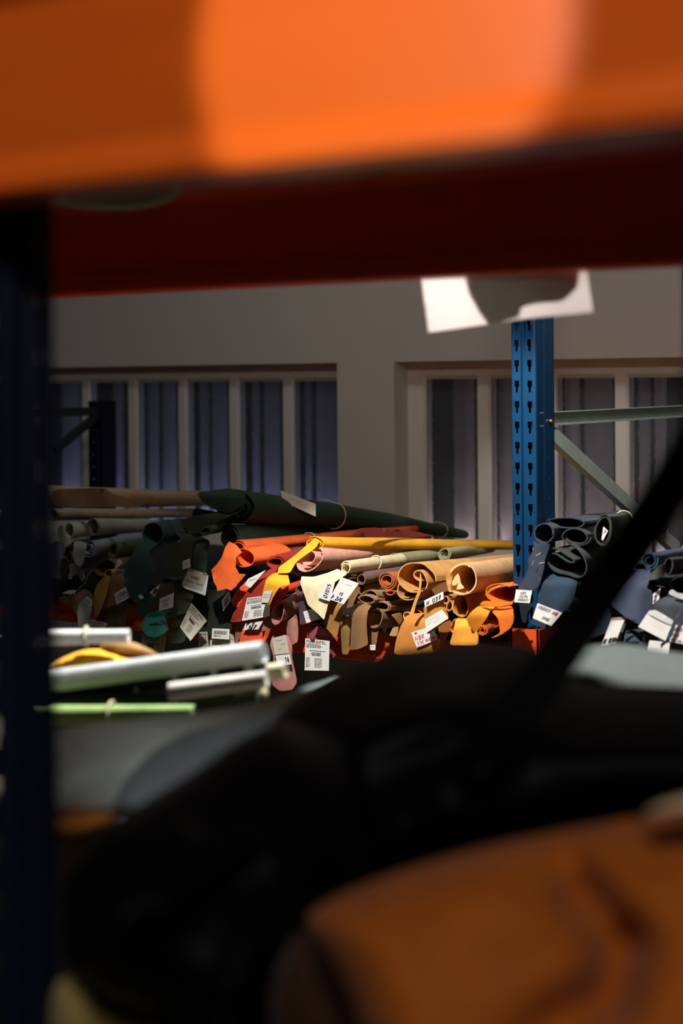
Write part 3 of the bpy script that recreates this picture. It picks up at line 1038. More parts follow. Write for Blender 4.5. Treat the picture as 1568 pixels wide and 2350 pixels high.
paper_label(t, cA(1170, 830, 1225, 805, 1262, 880, 1120, 1010), [('H', '1', .3, .2, .5, .6, .0006)], dv=-0.055)
t.finish()
t = hide('ochre leaf-shaped hide flap left of the brown labelled flap')
flap(t, cA(900, 1150, 1045, 1090, 1040, 1200, 980, 1440, 900, 1640, 830, 1790, 780, 1860, 740, 1650, 745, 1440, 790, 1280), -0.075, L((168, 132, 62)), curl=0.01)
roll(t, (250, 1316), (12, 11), (300, 1308), -0.04, L((168, 132, 62)), 1.2); t.finish()
t = hide('dark brown hide tail below the brown labelled flap')
flap(t, cA(860, 1720, 1160, 1630, 1340, 1560, 1330, 1650, 1240, 1760, 1060, 1880, 1010, 1960, 830, 1890, 780, 1860), -0.05, L((84, 68, 52)), rough=0.009)
roll(t, (262, 1395), (14, 10), (300, 1390), -0.02, L((84, 68, 52)), 1.2); t.finish()
t = hide('grey green rounded hide flap behind the printed label at lower left')
flap(t, cA(1010, 1960, 1070, 1880, 1240, 1780, 1330, 1740, 1320, 1900, 1270, 2110, 1180, 2160, 880, 2130, 960, 2040), -0.03, L((118, 122, 92)))
paper_label(t, cA(650, 1880, 1000, 1965, 905, 2110, 600, 2060), [('T', 'MARSIPEL', .05, .08, .92, .4), ('L', .05, .8, .5, .08), ('L', .05, .8, .68, .08)], dv=-0.06)
t.finish()
t = hide('brown hide bundle in crumpled clear plastic at lower left')
roll(t, (182, 1402), (14, 12), (236, 1392), -0.01, L((132, 104, 72)), 1.3)
flap(t, cA(430, 1430, 560, 1340, 700, 1420, 720, 1530, 700, 1800, 640, 1900, 480, 1900, 430, 1800, 350, 1650), -0.04, L((140, 114, 84)))
flap(t, cA(470, 1620, 620, 1470, 720, 1560, 700, 1700, 660, 1900, 640, 2080, 470, 2080, 450, 1750), -0.06, PLASTIC, name='plastic_wrap', rough=0.02, th=0.001, step=5)
paper_label(t, cA(600, 1500, 715, 1590, 690, 1660, 570, 1560), [('T', 'MAR', .05, .1, .9, .8)], dv=-0.085)
t.finish()
t = hide('olive brown hide end with white tag and cord, lowest at far left')
flap(t, cA(90, 1520, 200, 1460, 400, 1470, 420, 1560, 340, 1640, 160, 1600), -0.03, L((112, 92, 56)))
roll(t, (152, 1376), (18, 9), (200, 1370), -0.01, L((112, 92, 56)), 1.2)
paper_label(t, cA(170, 1430, 290, 1368, 430, 1368, 410, 1440), [], dv=-0.05)
pts = [FAR.v(*cA(*q), V1 - 0.075) for q in ((730, 1000), (640, 1100), (600, 1230), (500, 1320), (420, 1400), (330, 1450), (255, 1560))]
t.part('cord', MB().tube(pts, 0.0014, 6), principled('blue_grey_cord', (120, 140, 150), 0.6)); t.finish()

# --- green group
M = L((44, 74, 72))
t = hide('dark teal hide with open roll end and long leaf-shaped flap')
roll(t, (350, 1226), (25, 25), (420, 1214), -0.03, M, 1.25, 0.88, 2.6, sc=0.95)
flap(t, cB(280, 560, 300, 500, 420, 470, 560, 510, 650, 530, 490, 660, 490, 740, 600, 880, 620, 950, 570, 1080, 460, 1090, 440, 1190, 460, 1290, 440, 1400, 330, 1560, 240, 1610, 120, 1450, 70, 1300, 30, 1080, 60, 920, 180, 720), -0.085, M, bend=0.03, curl=0.012)
paper_label(t, cB(330, 1440, 400, 1500, 345, 1530, 290, 1480), [], dv=-0.09)
t.finish()
t = hide('bright teal hide scrap with torn white tag behind the dark teal leaf')
flap(t, cC(230, 40, 400, 0, 340, 140, 320, 200, 280, 350, 190, 440, 120, 430, 70, 320, 130, 240, 200, 160), -0.06, L((44, 132, 112)))
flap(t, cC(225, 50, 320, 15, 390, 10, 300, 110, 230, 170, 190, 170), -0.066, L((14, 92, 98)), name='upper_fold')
paper_label(t, cC(345, 50, 412, 2, 335, 175, 262, 122), [('H', '70', .2, .35, .85, .9, .0011)], dv=-0.075)
roll(t, (355, 1350), (10, 9), (400, 1342), -0.03, L((44, 132, 112)), 1.2); t.finish()
t = hide('turquoise hexagonal hide end with a yellow-edged printed label below')
flap(t, cC(190, 460, 260, 400, 420, 400, 470, 440, 500, 530, 530, 630, 450, 690, 330, 745, 230, 720, 170, 650, 135, 560), -0.085, L((66, 152, 130)), curl=0.02, tilt=(0, -0.02), fold=((330, 1432, 340, 1462, 9, 0.008),))
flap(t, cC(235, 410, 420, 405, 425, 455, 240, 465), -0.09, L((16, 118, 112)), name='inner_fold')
roll(t, (352, 1412), (17, 9), (400, 1404), -0.04, L((66, 152, 130)), 1.2)
flap(t, cC(160, 690, 492, 680, 455, 1000, 130, 900), -0.05, L((196, 196, 40)), name='yellow_card', th=0.001, rounding=0)
paper_label(t, cC(170, 700, 440, 715, 420, 990, 140, 880), [('L', .05, .9, .05, .04), ('L', .05, .8, .13, .04), ('L', .05, .85, .21, .04), ('L', .05, .7, .3, .04), ('B', .3, .55, .6, .75), ('L', .5, .9, .5, .05)], dv=-0.058, mat=PAPER_WARM)
t.finish()
t = hide('triangular dark brown hide flap with a five-sided white label')
flap(t, cC(400, -20, 580, -20, 610, 120, 410, 205, 388, 378, 210, 376, 330, 180), -0.075, L((74, 66, 50)))
roll(t, (385, 1335), (16, 12), (430, 1328), -0.03, L((74, 66, 50)), 1.2)
paper_label(t, cC(405, 205, 600, 118, 588, 325, 388, 378), [('H', 'NUBUCK', .1, .2, .7, .4, .0005), ('H', '216', .28, .55, .6, .75, .0006)], dv=-0.085, ink='grey')
t.finish()
M = L((58, 66, 46))
t = hide('olive grey hide strip hanging with a small white label, beside the teal roll')
flap(t, cB(900, 240, 960, 165, 1100, 255, 1250, 370, 1310, 400, 1250, 600, 1225, 800, 1230, 960, 1100, 1060, 1020, 1095, 900, 1100, 820, 1080, 815, 800, 830, 620, 930, 510, 1080, 480), -0.08, M, bend=0.06, curl=0.012)
roll(t, (425, 1222), (24, 16), (520, 1205), 0.0, M, 1.3)
paper_label(t, cB(1095, 840, 1225, 795, 1235, 955, 1090, 1000), [('grey', 'L', .1, .85, .2, .06), ('grey', 'L', .1, .8, .4, .06), ('grey', 'L', .1, .85, .6, .06), ('grey', 'L', .1, .7, .8, .06)])
t.finish()
M = L((52, 66, 50))
t = hide('curled dark green hide with long strip and a printed plastic-covered label')
roll(t, (472, 1219), (13, 10), (560, 1176), -0.07, L((64, 84, 60)), 1.5, 0.6, 1.2, sc=1.0, L=0.2, name='curl')
flap(t, c2(-30, 365, 80, 335, 280, 300, 420, 300, 545, 235, 560, 262, 380, 350, 230, 420, 150, 480, 60, 500), -0.045, L((56, 70, 48)), name='drape', bend=0.08, tilt=(0.03, 0))
flap(t, c2(100, 530, 160, 510, 245, 555, 215, 720, 212, 870, 218, 1000, 205, 1045, 60, 990, 70, 760, 85, 620), -0.07, M, bend=0.05, curl=0.014)
paper_label(t, cB(1190, 975, 1535, 1070, 1455, 1385, 1075, 1265), [('T', 'MANFIELD', .27, .33, .7, .5), ('T', 'KINGS P NUB', .12, .64, .5, .74), ('T', 'TDB 25 MS', .58, .64, .92, .74), ('L', .05, .3, .05, .05), ('L', .8, .97, .05, .05)], lift=0.01, mat=PAPER_WARM)
q = cB(1070, 1270, 1190, 965, 1545, 1060, 1520, 1440)
flap(t, cB(1085, 1275, 1450, 1390, 1535, 1100, 1555, 1100, 1500, 1465, 1120, 1330), -0.092, PLASTIC, name='plastic_sleeve', rough=0.004, th=0.0006, rounding=0, label='clear plastic sleeve edge')
t.finish()
t = hide('mid olive square hide flap below the small white label')
flap(t, cC(590, 90, 700, 30, 870, 110, 860, 200, 790, 330, 770, 400, 600, 440, 555, 450, 580, 330, 620, 190), -0.06, L((84, 92, 58)), bend=0.02)
roll(t, (424, 1352), (18, 10), (470, 1345), -0.03, L((84, 92, 58)), 1.2)
t.finish()
t = hide('olive brown hide tongue under the mid olive square flap')
flap(t, cC(550, 470, 650, 435, 760, 415, 740, 480, 700, 560, 640, 600, 545, 612), -0.045, L((92, 92, 54)))
roll(t, (412, 1416), (14, 8), (450, 1410), -0.025, L((92, 92, 54)), 1.2); t.finish()
t = hide('grey green hide foot with the slanting printed label')
flap(t, cC(530, 640, 680, 600, 800, 700, 800, 775, 660, 828, 545, 822), -0.035, L((92, 104, 76)))
paper_label(t, cC(840, 262, 1055, 510, 828, 788, 682, 597), printed(), dv=-0.085, mat=PAPER_WARM, curl=0.03)
roll(t, (410, 1452), (18, 10), (460, 1446), -0.02, L((92, 104, 76)), 1.2); t.finish()
M = L((34, 40, 26))
t = hide('black olive hide hanging left of the orange flap, with barcode labels')
flap(t, cC(960, 120, 1100, 60, 1330, 70, 1480, 330, 1400, 560, 1380, 700, 1080, 720, 950, 640, 1000, 300), -0.02, M, bend=0.05)
roll(t, (500, 1330), (24, 18), (580, 1310), 0.02, M, 1.3)
paper_label(t, cC(1260, 228, 1362, 90, 1388, 222, 1283, 378), [('grey', 'L', .15, .9, .2, .3), ('B', .2, .55, .8, .8)], dv=-0.05)
paper_label(t, cC(945, 665, 1060, 662, 1088, 945, 940, 950), [('T', 'MAR', .08, .05, .95, .2)] + [('L', .1, .9, .27 + .09 * i, .035) for i in range(7)], dv=-0.04, mat=PAPER_WARM)
paper_label(t, cC(1102, 772, 1365, 775, 1400, 945, 1085, 945), [('L', .3, .95, .3, .1), ('B', .5, .5, .9, .8)], dv=-0.045, mat=PAPER_WARM)
paper_label(t, cC(1370, 690, 1420, 690, 1450, 880, 1385, 870), [('L', .1, .9, .2, .03), ('L', .1, .9, .4, .03)], dv=-0.035, mat=PAPER_WARM)
paper_label(t, cC(1130, 615, 1368, 625, 1365, 770, 1120, 755), [('B', .1, .2, .82, .55), ('L', .1, .5, .68, .08)], dv=-0.06)
t.finish()
M = L((38, 62, 44))  # green leather kept extra dark, carrying the shade on the top roll
t = hide('big dark green hide roll on top with a torn paper patch')
roll(t, (536, 1164), (54, 42), (1062, 1226), 0.05, M, 2.0, 0.45, 3.0, sc=0.3, L=1.0, tie=(0.38, 0.88), nsec=17, bow=0.01)
flap(t, c2(128, 135, 150, 112, 250, 100, 420, 78, 560, 120, 570, 215, 520, 243, 420, 300, 350, 292, 280, 270, 180, 210), -0.035, M, curl=0.03, bend=0.10)
flap(t, c2(80, 325, 85, 290, 110, 258, 270, 288, 400, 305, 300, 330, 120, 345), -0.01, L((24, 34, 26)), name='under_fold')  # darker green stands for the shade inside the fold's opening
paper_label(t, c2(880, 100, 1195, 222, 1195, 335, 895, 200), [('grey', 'L', .25, .8, .3, .04), ('grey', 'L', .2, .75, .5, .04)], mat=PAPER_WARM, lift=0.004)  # dull paper tone carries the same shade
t.finish()
t = hide('second dark green hide roll lying under the big green roll')
roll(t, (527, 1232), (24, 27), (830, 1218), -0.01, M, 1.6, 0.7, 2.4, sc=0.5)
t.finish()

# --- orange, red, yellow
M = L((226, 98, 42))
t = hide('bright orange hide roll with ragged hanging flap')
roll(t, (546, 1256), (20, 15), (950, 1214), -0.03, M, 1.5, 0.6, 1.9, sc=0.62, L=0.8, tie=(0.36,), nsec=14)
roll(t, (560, 1281), (26, 21), (645, 1268), -0.06, M, 1.2, 0.86, 3.6, sc=1.0, L=0.16, name='outer_roll')
flap(t, c2(415, 558, 480, 590, 530, 655, 480, 700, 470, 790, 500, 850, 565, 853, 520, 910, 490, 940, 480, 962, 430, 1002, 390, 985, 310, 1005, 300, 960, 275, 920, 255, 815, 300, 770, 350, 700, 380, 610), -0.10, M, bend=0.03, rounding=0)
t.finish()
t = hide('dark red hide sheet showing between the orange and yellow rolls, at the back')
flap(t, c3(90, 104, 180, 45, 300, 38, 620, 66, 800, 108, 640, 125, 300, 125), 0.30, L((138, 36, 20)), tilt=(0.25, 0), r=0.08)
roll(t, (870, 1236), (14, 10), (980, 1232), 0.34, L((138, 36, 20)), 1.3, L=0.5); t.finish()
M = L((150, 42, 26))
t = hide('dark red hide with a large printed label, under the yellow strap')
roll(t, (632, 1291), (22, 15), (720, 1262), -0.03, M, 1.6, 0.6, 2.4, sc=0.9)
flap(t, c5(480, 140, 610, 60, 570, 170, 530, 300, 535, 400, 535, 560, 380, 615, 120, 652, 150, 560, 210, 480, 290, 330, 380, 230), -0.07, M, bend=0.03)
paper_label(t, c5(293, 402, 532, 372, 516, 585, 240, 632), printed())
paper_label(t, c5(300, 212, 482, 122, 325, 302, 272, 272), [('grey', 'L', .2, .8, .4, .05)], dv=-0.082)
t.finish()
t = hide('orange red hide corner behind the dark red labelled flap')
flap(t, c5(290, 225, 350, 260, 330, 330, 250, 440, 200, 496, 135, 460, 140, 410, 180, 340), -0.055, L((236, 92, 54)))
roll(t, (572, 1340), (10, 10), (640, 1325), -0.02, L((236, 92, 54)), 1.2); t.finish()
t = hide('orange red hide strip with a handwritten label, lowest below the dark red flap')
flap(t, c5(270, 610, 465, 590, 455, 700, 438, 852, 330, 862, 208, 868, 240, 740), -0.055, L((240, 92, 52)))
paper_label(t, c5(278, 652, 455, 632, 405, 715, 252, 725), [('H', 'P.V', .08, .0, .55, .45, .0011), ('H', '367', .25, .45, .75, .98, .0012)], dv=-0.066)
roll(t, (582, 1428), (16, 8), (640, 1420), -0.02, L((240, 92, 52)), 1.2); t.finish()
M = L((228, 164, 36))
t = hide('yellow hide roll with a looped strap hanging over the red hides')
roll(t, (722, 1247), (22, 16), (1184, 1252), -0.01, M, 1.7, 0.5, 2.2, sc=0.85, L=1.02, nsec=14)
flap(t, c2(1190, 525, 1232, 556, 1200, 612, 1020, 742, 962, 842, 850, 845, 862, 790, 1000, 690, 1080, 622), -0.055, M, name='loop', tilt=(0.02, -0.02))
flap(t, c2(850, 836, 942, 846, 966, 945, 870, 970, 815, 1050, 780, 1130, 700, 1122, 720, 1000, 750, 900, 795, 856), -0.125, M, curl=0.018, bend=0.05)
paper_label(t, c2(728, 1008, 806, 998, 768, 1112, 704, 1108), [('grey', 'L', .1, .8, .3, .05), ('grey', 'L', .1, .8, .5, .05)])
t.finish()
t = hide('orange red hide inside the yellow loop')
flap(t, c5(600, 300, 712, 275, 704, 345, 540, 532, 515, 440), -0.04, L((222, 74, 34)), tilt=(0.02, 0))
roll(t, (650, 1352), (12, 10), (720, 1330), 0.0, L((222, 74, 34)), 1.2); t.finish()

# --- pink, cream, sage
M = L((222, 164, 144))
t = hide('pale pink hide roll with a wide open spiral end')
roll(t, (707, 1284), (33, 29), (1022, 1262), -0.05, M, 1.55, 0.34, 1.1, sc=0.5, hand=1, L=0.75, droop=-0.05, lean=0.7, tie=(0.55,), nsec=13)
t.finish()
M = L((226, 212, 170))
t = hide('cream hide roll with a five-sided flap and two handwritten labels')
roll(t, (794, 1303), (12, 16), (921, 1286), -0.07, M, 1.5, 0.6, 2.8, sc=1.12, tie=(0.5,), L=0.36)
flap(t, c5(835, 185, 960, 190, 1100, 150, 1200, 110, 1290, 165, 1190, 230, 1160, 255, 1110, 440, 1062, 622, 1000, 560, 900, 470, 870, 380, 825, 260), -0.105, M, bend=0.02, r=0.08)
paper_label(t, c5(1000, 397, 1065, 238, 1172, 250, 1120, 437), [('H', '01015', .1, .38, .9, .72, .0009)], lift=0.006)
paper_label(t, c5(1235, 193, 1410, 255, 1260, 465, 1112, 415), [('blue', 'H', 'P.2/6', .05, .78, .75, .95, .0009), ('blue', 'H', '15', .35, .58, .6, .7, .0008), ('grey', 'L', .4, .8, .2, .01)], dv=-0.125)
t.finish()
t = hide('sage olive hide roll behind the cream roll')
roll(t, (905, 1286), (17, 19), (1034, 1268), 0.26, L((150, 146, 104)), 1.6, sc=0.8, L=0.4); t.finish()
t = hide('pale sage hide roll end lying against the yellow roll near the blue post')
roll(t, (1020, 1271), (14, 17), (1126, 1256), 0.5, L((172, 170, 132)), 1.6, sc=0.85, L=0.4); t.finish()
t = hide('grey brown hide roll under the cream roll, right part dusty mauve')
roll(t, (832, 1326), (14, 14), (1000, 1300), 0.0, L((104, 80, 72)), 1.3, 0.85, sc=0.85); t.finish()

# --- mauve, purple, plum
M = L((150, 104, 92))
t = hide('dusty mauve hide tube with two long hanging strips and a label')
roll(t, (638, 1408), (14, 23), (692, 1376), -0.08, M, 1.25, 0.9, 2.0, sc=0.95, L=0.14, lean=0.6)
flap(t, c5(520, 560, 650, 610, 610, 670, 440, 742, 440, 660), -0.06, M, name='lower_lip')
flap(t, c5(680, 645, 790, 560, 806, 700, 802, 840, 702, 892, 688, 760), -0.05, L((158, 110, 98)), name='side_strip', curl=0.012)
flap(t, c5(545, 780, 700, 770, 742, 880, 738, 1000, 792, 1250, 740, 1322, 620, 1332, 540, 1272, 560, 1000, 520, 860), -0.075, L((166, 112, 104)), name='strip', bend=0.02)
paper_label(t, c5(540, 805, 680, 770, 716, 955, 568, 970), [('grey', 'L', .3, .7, .2, .02), ('grey', 'L', .5, .9, .45, .02), ('grey', 'L', .25, .6, .7, .02)], dv=-0.084, mat=PAPER_WARM)
paper_label(t, c5(574, 978, 720, 962, 738, 1065, 600, 1082), [('H', '14', .58, .25, .9, .85, .0011)], dv=-0.084)
t.finish()
t = hide('shaded mauve hide edge left of the handwritten strip label')
flap(t, c5(180, 660, 300, 640, 260, 730, 200, 840, 168, 862), -0.045, L((130, 86, 78)))
roll(t, (555, 1436), (12, 8), (600, 1428), -0.02, L((130, 86, 78)), 1.2); t.finish()
M = L((78, 54, 64))
t = hide('dark purple hide with a plain white label beside the cream flap')
roll(t, (687, 1354), (11, 15), (760, 1330), -0.05, L((104, 70, 72)), 1.6, 0.6, 2.0)
flap(t, c5(815, 440, 880, 430, 910, 495, 1010, 580, 1030, 622, 930, 645, 820, 672, 812, 560), -0.065, M)
paper_label(t, c5(853, 540, 950, 508, 1022, 610, 886, 655), [('grey', 'L', .1, .8, .2, .03), ('grey', 'L', .1, .85, .4, .03), ('grey', 'L', .1, .7, .6, .03)])
t.finish()
M = L((126, 56, 56))
t = hide('plum hide with the tall printed label at the bottom of the pile')
flap(t, c5(905, 690, 1000, 665, 1060, 700, 1120, 760, 1185, 830, 1202, 940, 1160, 1000, 1110, 1005, 1110, 1120, 1010, 1130, 880, 900, 900, 800), -0.04, M, bend=0.03)
flap(t, c5(905, 770, 1008, 672, 982, 770, 945, 812), -0.075, L((140, 68, 76)), name='corner')
paper_label(t, c5(875, 805, 1119, 832, 1110, 1130, 868, 1125), printed(), dv=-0.068, lift=0.002)
roll(t, (742, 1440), (18, 10), (800, 1430), -0.01, M, 1.2); t.finish()

# --- browns in the middle
M = L((124, 92, 56))
t = hide('small mauve brown roll with a dark hole under the cream roll')
roll(t, (829, 1330), (11, 11), (874, 1320), -0.05, L((112, 82, 70)), 1.2, 0.9, sc=1.0); t.finish()
t = hide('rust brown tightly spiralled roll end left of the big tan roll')
roll(t, (889, 1332), (21, 22), (960, 1320), -0.05, L((170, 92, 42)), 2.6, 0.42, 0.8, th=0.0028, sc=0.95, droop=0.02)
roll(t, (896, 1360), (8, 5), (920, 1355), -0.06, L((170, 92, 42)), 1.1, 0.9, name='tail_curl', L=0.06, sc=1.0); t.finish()
t = hide('olive brown tube under the dusty mauve roll')
roll(t, (828, 1352), (9, 15), (880, 1348), -0.04, M, 1.3, 0.8, sc=0.9)
flap(t, cD(180, 560, 330, 430, 380, 470, 262, 700, 232, 800, 110, 835, 150, 700), -0.06, L((128, 96, 54)), name='strap', curl=0.012); t.finish()
t = hide('brown hide strip folded over at the top, centre of the pile')
roll(t, (850, 1368), (15, 14), (905, 1366), -0.06, L((146, 112, 76)), 1.3, 0.85, 2.5, sc=0.9)
roll(t, (841, 1376), (18, 9), (868, 1374), -0.085, L((146, 112, 76)), 1.15, 0.9, 3.0, sc=1.0, L=0.07, name='fold')
flap(t, cD(330, 700, 420, 738, 600, 742, 540, 830, 500, 900, 482, 1100, 490, 1280, 512, 1480, 350, 1562, 190, 1585, 195, 1400, 212, 1100, 250, 850, 290, 770), -0.11, L((132, 96, 60)), curl=0.016, bend=0.03); t.finish()
t = hide('brown tube with a flat oval end, right of the folded strip')
roll(t, (873, 1392), (23, 12), (938, 1388), -0.06, L((146, 112, 76)), 1.5, 0.7, 0.2, sc=0.85); t.finish()
t = hide('brown hide with a wide dark open end and a hanging tail')
roll(t, (860, 1419), (19, 22), (918, 1424), -0.075, L((134, 102, 68)), 1.3, 0.88, 4.2, sc=0.72)
flap(t, cD(490, 1170, 740, 1180, 690, 1250, 655, 1500, 520, 1500, 490, 1280), -0.07, L((134, 100, 66)), name='tail')
paper_label(t, cD(530, 1490, 645, 1488, 640, 1585, 525, 1580), [('L', .2, .8, .3, .1)], dv=-0.085)
t.finish()
t = hide('olive brown hide strip at the left of the brown strips')
flap(t, cD(20, 1150, 100, 1030, 212, 930, 192, 1150, 160, 1660, 40, 1660, 18, 1300), -0.085, L((124, 96, 48)), curl=0.014, bend=0.03)
roll(t, (798, 1420), (13, 10), (850, 1412), -0.04, L((124, 96, 48)), 1.2); t.finish()
t = hide('tan brown strap hanging under the blue handwritten label')
flap(t, c5(1105, 400, 1250, 420, 1242, 540, 1198, 770, 1180, 802, 1048, 672, 1088, 560), -0.085, L((150, 108, 56)), bend=0.02)
roll(t, (772, 1376), (14, 10), (830, 1362), -0.05, L((150, 108, 56)), 1.2); t.finish()
t = hide('small sandy hide scrap between the strap and the brown strips')
flap(t, cD(0, 1020, 62, 940, 132, 1000, 62, 1092), -0.07, L((150, 110, 60)))
roll(t, (790, 1420), (7, 6), (830, 1412), -0.05, L((150, 110, 60)), 1.2); t.finish()
t = hide('light tan hide ends between the brown tubes and the tan flap')
flap(t, cD(930, 950, 1110, 905, 1132, 1040, 1080, 1132, 1010, 1040), -0.03, L((204, 146, 78)), tilt=(0.02, 0))
flap(t, cD(885, 1325, 960, 1170, 1062, 1165, 1030, 1335), -0.03, L((190, 146, 90)), name='lower_end')
roll(t, (934, 1412), (9, 11), (985, 1402), -0.04, L((204, 146, 78)), 1.2); t.finish()

# --- tan and amber, right part of the bay
M = L((206, 150, 84))
t = hide('big tan hide roll with loosely folded spiral end')
pr = c3(830, 500, 810, 440, 760, 400, 700, 350, 620, 345, 560, 350, 515, 385, 495, 440, 505, 500, 545, 545, 610, 590, 680, 590, 740, 570, 760, 520, 735, 460, 700, 415, 660, 405, 632, 430, 640, 470, 690, 500) 
pr2 = c3(498, 520, 490, 570, 505, 620, 545, 650, 600, 660, 650, 645, 690, 600, 680, 575, 610, 570, 560, 590, 545, 620, 570, 640, 640, 632)
roll(t, c3(620, 480), (40, 34), (1260, 1292), -0.06, M, prof=pr, sc=0.9, L=1.0, th=0.003, nsec=13)
roll(t, c3(600, 600), (28, 18), (1240, 1330), -0.05, M, prof=pr2, sc=0.9, L=1.0, th=0.0028, name='inner_fold')
flap(t, c3(690, 420, 702, 500, 692, 600, 652, 700, 632, 786, 600, 782, 640, 660, 678, 560, 684, 480), -0.085, L((214, 160, 84)), name='edge_strip', rough=0.003, r=0.1)
t.finish()
t = hide('flat tan hide flap with red and blue handwritten labels, centre right')
M2 = L((190, 124, 54))
roll(t, c3(650, 770), (22, 9), (1010, 1395), -0.03, M2, 1.2)
flap(t, c3(570, 795, 640, 775, 725, 770, 740, 900, 745, 960, 835, 950, 840, 990, 862, 1010, 850, 1130, 462, 1130, 480, 1010, 520, 890), -0.06, M2, bend=0.02)
paper_label(t, c3(612, 938, 805, 880, 832, 1000, 660, 1070), [('red', 'H', '=', .1, .05, .24, .2, .0009), ('red', 'H', 'NBK', .05, .32, .5, .58, .0008), ('red', 'H', '7140 MARRON', .08, .68, .95, .9, .0006)], lift=0.004)
flap(t, c3(716, 715, 880, 648, 905, 720, 932, 800, 928, 832, 742, 966, 728, 830), -0.10, L((196, 132, 62)), name='strap', curl=0.01)
paper_label(t, c3(724, 664, 888, 588, 890, 652, 730, 724), [('H', 'N.037', .08, .3, .86, .85, .0009)], dv=-0.106)
paper_label(t, c3(730, 828, 875, 740, 932, 815, 738, 946), [('grey', 'L', .1, .8, .25, .02), ('grey', 'L', .1, .85, .45, .02), ('grey', 'L', .4, .85, .65, .02)], dv=-0.106)
flap(t, c3(838, 880, 950, 830, 960, 900, 900, 1010, 880, 1090, 840, 1100, 862, 1010), -0.035, L((150, 92, 42)), name='side_fold')
t.finish()
M = L((226, 176, 118))
t = hide('pale tan suede roll with a round open end next to the blue post')
roll(t, c3(1048, 483), (32, 34), (1300, 1292), -0.09, M, 1.25, 0.94, 2.7, sc=0.95, L=1.0, th=0.003, lean=0.4)
flap(t, cE(300, 310, 335, 390, 345, 470, 400, 540, 300, 560, 215, 545, 235, 430), -0.075, L((220, 170, 112)), name='inner_tongue', tilt=(0, -0.01))
flap(t, cE(150, 345, 245, 315, 225, 420, 200, 520, 230, 600, 180, 590, 145, 450), -0.112, L((206, 150, 84)), name='lip', curl=0.012)
flap(t, cE(-60, 560, 60, 480, 145, 455, 175, 580, 100, 600, 0, 645), -0.07, L((124, 82, 44)), name='under_fold')
t.finish()
M = L((190, 134, 56))
t = hide('amber tan roll with dark inside below the pale suede roll')
roll(t, (1058, 1391), (20, 25), (1120, 1368), -0.07, M, 1.3, 0.9, 4.0, sc=0.95, lean=0.2); t.finish()
t = hide('small sandy tubes left of the amber tan roll')
roll(t, (1022, 1377), (9, 10), (1060, 1365), -0.06, L((190, 134, 72)), 1.3, 0.8)
roll(t, (1032, 1390), (8, 12), (1060, 1380), -0.065, L((190, 134, 72)), 1.3, 0.8, name='second_tube'); t.finish()
M = L((216, 112, 24))
t = hide('burnt orange curled hide with a fuzzy upper edge against the blue post')
roll(t, (1150, 1362), (36, 22), (1230, 1350), -0.05, M, 0.8, 0.95, 6.0, sc=0.95, jag=0.012)
flap(t, cE(600, 770, 665, 715, 900, 735, 1065, 735, 1065, 765, 870, 800, 830, 800), -0.085, L((222, 126, 32)), name='lower_lip')
flap(t, cE(680, 640, 700, 600, 760, 545, 860, 505, 1065, 478, 1068, 500, 870, 530, 780, 570, 700, 640), -0.088, L((228, 138, 34)), name='fuzzy_edge', rough=0.012, r=0.05); t.finish()
t = hide('amber hide sheet folding down between the curled burnt orange hides')
flap(t, cE(430, 962, 500, 860, 600, 782, 832, 800, 760, 850, 705, 960, 640, 1050, 572, 1142, 592, 1195, 470, 1080), -0.10, L((226, 142, 42)), bend=0.03, tilt=(0.03, 0)); 
roll(t, (1110, 1398), (16, 9), (1170, 1388), -0.05, L((226, 142, 42)), 1.2); t.finish()
M = L((206, 102, 26))
t = hide('rust orange hide arching over a small spiral roll beside the post')
flap(t, cE(780, 862, 870, 800, 1066, 782, 1078, 1010, 1030, 1100, 900, 1192, 760, 1240, 860, 1180, 892, 1150, 885, 1080, 862, 960), -0.09, M, bend=0.04, curl=-0.01)
roll(t, (1134, 1418), (16, 20), (1180, 1405), -0.06, L((180, 86, 26)), 1.1, 0.95, 1.0, sc=1.0, name='arch')
roll(t, (1106, 1446), (12, 12), (1142, 1424), -0.105, L((196, 96, 28)), 1.9, 0.35, 1.0, sc=1.3, L=0.1, name='spiral'); t.finish()
t = hide('golden tan hide flap at the bottom right of the left bay')
flap(t, cE(285, 962, 432, 958, 500, 1060, 592, 1190, 584, 1330, 190, 1330, 240, 1150), -0.115, L((226, 156, 56)), bend=0.03)
roll(t, (1060, 1424), (16, 8), (1110, 1414), -0.07, L((226, 156, 56)), 1.2)
t.finish()
t = hide('small burnt orange tube beside the golden tan flap')
roll(t, (1041, 1436), (6, 14), (1062, 1426), -0.09, L((206, 110, 40)), 1.2, 0.9); t.finish()

# --- the right bay, dark blue and slate hides
N1 = L((48, 59, 76))
t = hide('slate blue roll with a round open end and label, touching the blue post', GR)
roll(t, c4(340, 322), (24, 22), (1400, 1198), -0.08, N1, 1.25, 0.93, 1.5, sc=0.9, L=0.8)
flap(t, c4(240, 388, 300, 415, 400, 415, 362, 520, 350, 560, 340, 640, 300, 790, 235, 830, 105, 816, 160, 720, 210, 620, 195, 560, 240, 480, 262, 450), -0.115, L((51, 59, 74)), curl=0.012)
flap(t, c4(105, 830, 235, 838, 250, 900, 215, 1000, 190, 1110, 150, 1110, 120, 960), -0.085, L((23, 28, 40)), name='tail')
paper_label(t, c4(95, 818, 236, 828, 215, 938, 78, 930), [('grey', 'H', 'ARC', .3, .12, .7, .35, .0006), ('grey', 'H', '12374', .2, .42, .8, .6, .0006), ('grey', 'H', 'NUBUCK', .2, .68, .9, .86, .0006)], dv=-0.125)
